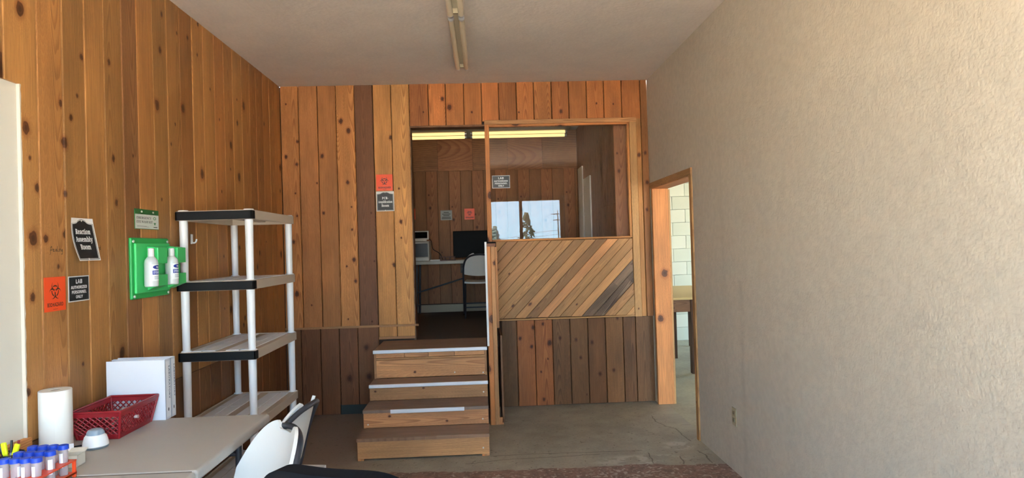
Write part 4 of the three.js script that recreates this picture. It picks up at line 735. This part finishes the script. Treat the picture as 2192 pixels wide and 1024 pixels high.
{
  const t = thing('work_table', 'pale-edged folding table against the inner room wall', 'table', [-0.45, PF, -8.57]);
  const ty = 0.688; part('table_top', rboxAt(-0.75, 0.75, ty - 0.04, ty, -0.27, 0.27, 0.008), mat(0xc2bdb2, 0.6), t);
  for (const x of [-0.4, 0.62]) for (const z of [-0.2, 0.2]) part('leg', rod(V(x, 0, z + (z > 0 ? 0.02 : -0.02)), V(x + 0.02, ty - 0.04, z), 0.014), mat(0x2a3440, 0.4), t);
  part('brace', rod(V(-0.38, 0.3, 0.2), V(0.2, 0.46, 0.1), 0.009), darkTube, t); part('crossbar', rod(V(-0.4, 0.12, -0.2), V(-0.4, 0.12, 0.2), 0.01), darkTube, t);
  part('drawer_box', box(0.16, 0.3, ty - 0.16, ty - 0.04, -0.1, 0.2), mat(0x4a4640, 0.7), t);
}
{
  const w = mat(0xb9b6ac, 0.5), ty = PF + 0.688;
  const p = thing('thermal_cycler', 'boxy white instrument with dark front panel on the inner table', 'instrument', [-0.8, ty, -8.5]);
  part('case', rbox(0.26, 0.25, 0.3, 0.01), w, p, [0, 0.126, 0]); part('front_panel', rbox(0.225, 0.165, 0.01, 0.004), mat(0x2a2a2c, 0.3), p, [0, 0.14, 0.152]); part('tray_edge', rbox(0.25, 0.04, 0.02, 0.006), dirtyWhite, p, [0, 0.028, 0.156]);
  const m = thing('tablet_screen', 'small tilted tablet screen on top of the boxy instrument', 'screen', [-0.81, ty + 0.252, -8.45]);
  part('bezel', rbox(0.26, 0.11, 0.016, 0.006), dirtyWhite, m, [0, 0.075, 0], [-0.15, 0, 0]); part('display', rbox(0.225, 0.08, 0.004, 0.001), mat(0x101214, 0.15), m, [0, 0.077, 0.0085], [-0.15, 0, 0]); part('stand', rbox(0.2, 0.02, 0.1, 0.006), dirtyWhite, m, [0, 0.012, -0.01]);
  part('cable', tube([V(0.13, 0.03, -0.02), V(0.16, 0.0, 0), V(0.18, -0.1, 0.02), V(0.26, -0.16, 0), V(0.3, -0.24, 0)], 0.005, 30, 8), blackPlastic, m);
  const b = thing('monitor', 'large black computer monitor on the inner table', 'monitor', [-0.1, ty, -8.55]);
  part('screen', rbox(0.56, 0.34, 0.03, 0.008), mat(0x0c0d0f, 0.6, { specularIntensity: 0.3 }), b, [0, 0.2, 0]); part('stand', rbox(0.05, 0.12, 0.03, 0.006), blackPlastic, b, [0, 0.06, -0.02]); part('foot', rbox(0.24, 0.012, 0.18, 0.005), blackPlastic, b, [0, 0.006, 0]);
  const r = thing('small_rack', 'red-brown tube rack among items on the inner table', 'rack', [-0.45, ty, -8.4]);
  part('tray', box(-0.1, 0.1, 0, 0.012, -0.04, 0.04), mat(0x5d3a30, 0.6), r); part('tray', box(-0.1, 0.1, 0.04, 0.05, -0.04, 0.04), mat(0x5d3a30, 0.6), r); for (const x of [-0.09, -0.03, 0.03, 0.09]) part('post', box(x - 0.006, x + 0.006, 0.012, 0.04, -0.035, 0.035), mat(0x5d3a30, 0.6), r);
  single('note_pad', rbox(0.12, 0.018, 0.09, 0.003), dirtyWhite, 'white note pad at the front of the inner table', 'note pad', [-0.6, ty + 0.0095, -8.34]);
}

// ---------------------------------------------------------------- side room bench
{
  const ply = new THREE.MeshPhysicalMaterial({ color: 0xd9bf86, roughness: 0.7, map: sideTex }), b = thing('workbench', 'wooden workbench with plywood top behind the side doorway', 'workbench', [2.55, 0, -8.53]);
  part('bench_top', box(-0.44, 0.44, 0.845, 0.87, -1.02, 1.02), mat(0xcdb27c, 0.75), b);
  part('apron', lay(plank('dark', 0.86, 0.14, 0.035)), miscWood, b, [0, 0.775, 1.0]); part('apron', plank('dark', 1.9, 0.14, 0.035).rotateX(Math.PI / 2), miscWood, b, [-0.42, 0.775, 0], [0, 0, Math.PI / 2]);
  for (const [x, z] of [[-0.19, 0.98], [-0.1, -0.06], [0.4, 0.98], [0.4, -0.98]]) part('leg', box(x - 0.02, x + 0.02, 0, 0.845, z - 0.045, z + 0.045), mat(0x4a3020, 0.8), b);
}

// ---------------------------------------------------------------- outdoors, mirrored in the inner window
function tree(x, z, h, r, label, col) {
  const t = thing('tree', label, 'tree', [x, -0.15, z]), leaf = mat(col, 0.9), gs = [];
  part('trunk', rod(V(0, 0, 0), V(0, h * 0.8, 0), 0.16, 8, 0.05), mat(0x4b3d32, 0.9), t);
  for (let i = 0; i < 170; i++) { const k = Math.pow(rnd(), 0.8), y = h * (0.2 + 0.8 * k), R = r * (1 - k * 0.92), a = rnd() * 7, q = R * Math.sqrt(rnd()), g = new THREE.IcosahedronGeometry(rr(0.16, 0.42), 0); g.scale(1, rr(0.5, 0.9), 1); g.translate(Math.cos(a) * q, y, Math.sin(a) * q); gs.push(g); }
  part('crown', merge(gs), leaf, t);
}
tree(3.4, 128, 8.6, 2.6, 'taller conifer outdoors, mirrored beside the window mullion', 0x46523f);
tree(-3.4, 128, 6.0, 2.1, 'smaller pale tree outdoors, mirrored at the left of the pane', 0x7f8a80);
{
  const p = thing('utility_pole', 'utility pole with crossarms outdoors, mirrored in the inner window', 'utility pole', [10.4, -0.15, 132]);
  part('pole', rod(V(0, 0, 0), V(-0.15, 9.2, 0), 0.17, 10, 0.1), mat(0x4d4640, 0.9), p); for (const [y, w] of [[8.4, 1.6], [7.1, 1.2]]) part('crossarm', box(-w, w, y - 0.09, y + 0.09, -0.08, 0.08), mat(0x4d4640, 0.9), p);
  const w = thing('overhead_wires', 'overhead wires running from the utility pole', 'wires', [10.4, -0.15, 132.3]);
  for (const y of [3.9, 3.0]) part('wire', tube([V(-30, y + 0.4, 0), V(-14, y - 0.6, 0), V(0, y + 1, 0), V(14, y, 0), V(30, y - 0.2, 0)], 0.035, 40, 6), mat(0x55585c, 0.8), w);
  const h = thing('house', 'low house with grey roof outdoors, mirrored under the utility pole', 'house', [11, -0.15, 140]);
  part('wall', box(-4, 4, 0, 1.9, -3, 3), mat(0x9c948a, 0.9), h); const rf = new THREE.ExtrudeGeometry(new THREE.Shape([new THREE.Vector2(-4.4, 0), new THREE.Vector2(4.4, 0), new THREE.Vector2(0, 1.4)]), { depth: 6.6, bevelEnabled: false }); rf.translate(0, 1.9, -3.3); part('roof', rf, mat(0x5a5a5c, 0.9), h);
}
renderer.render(scene, camera);
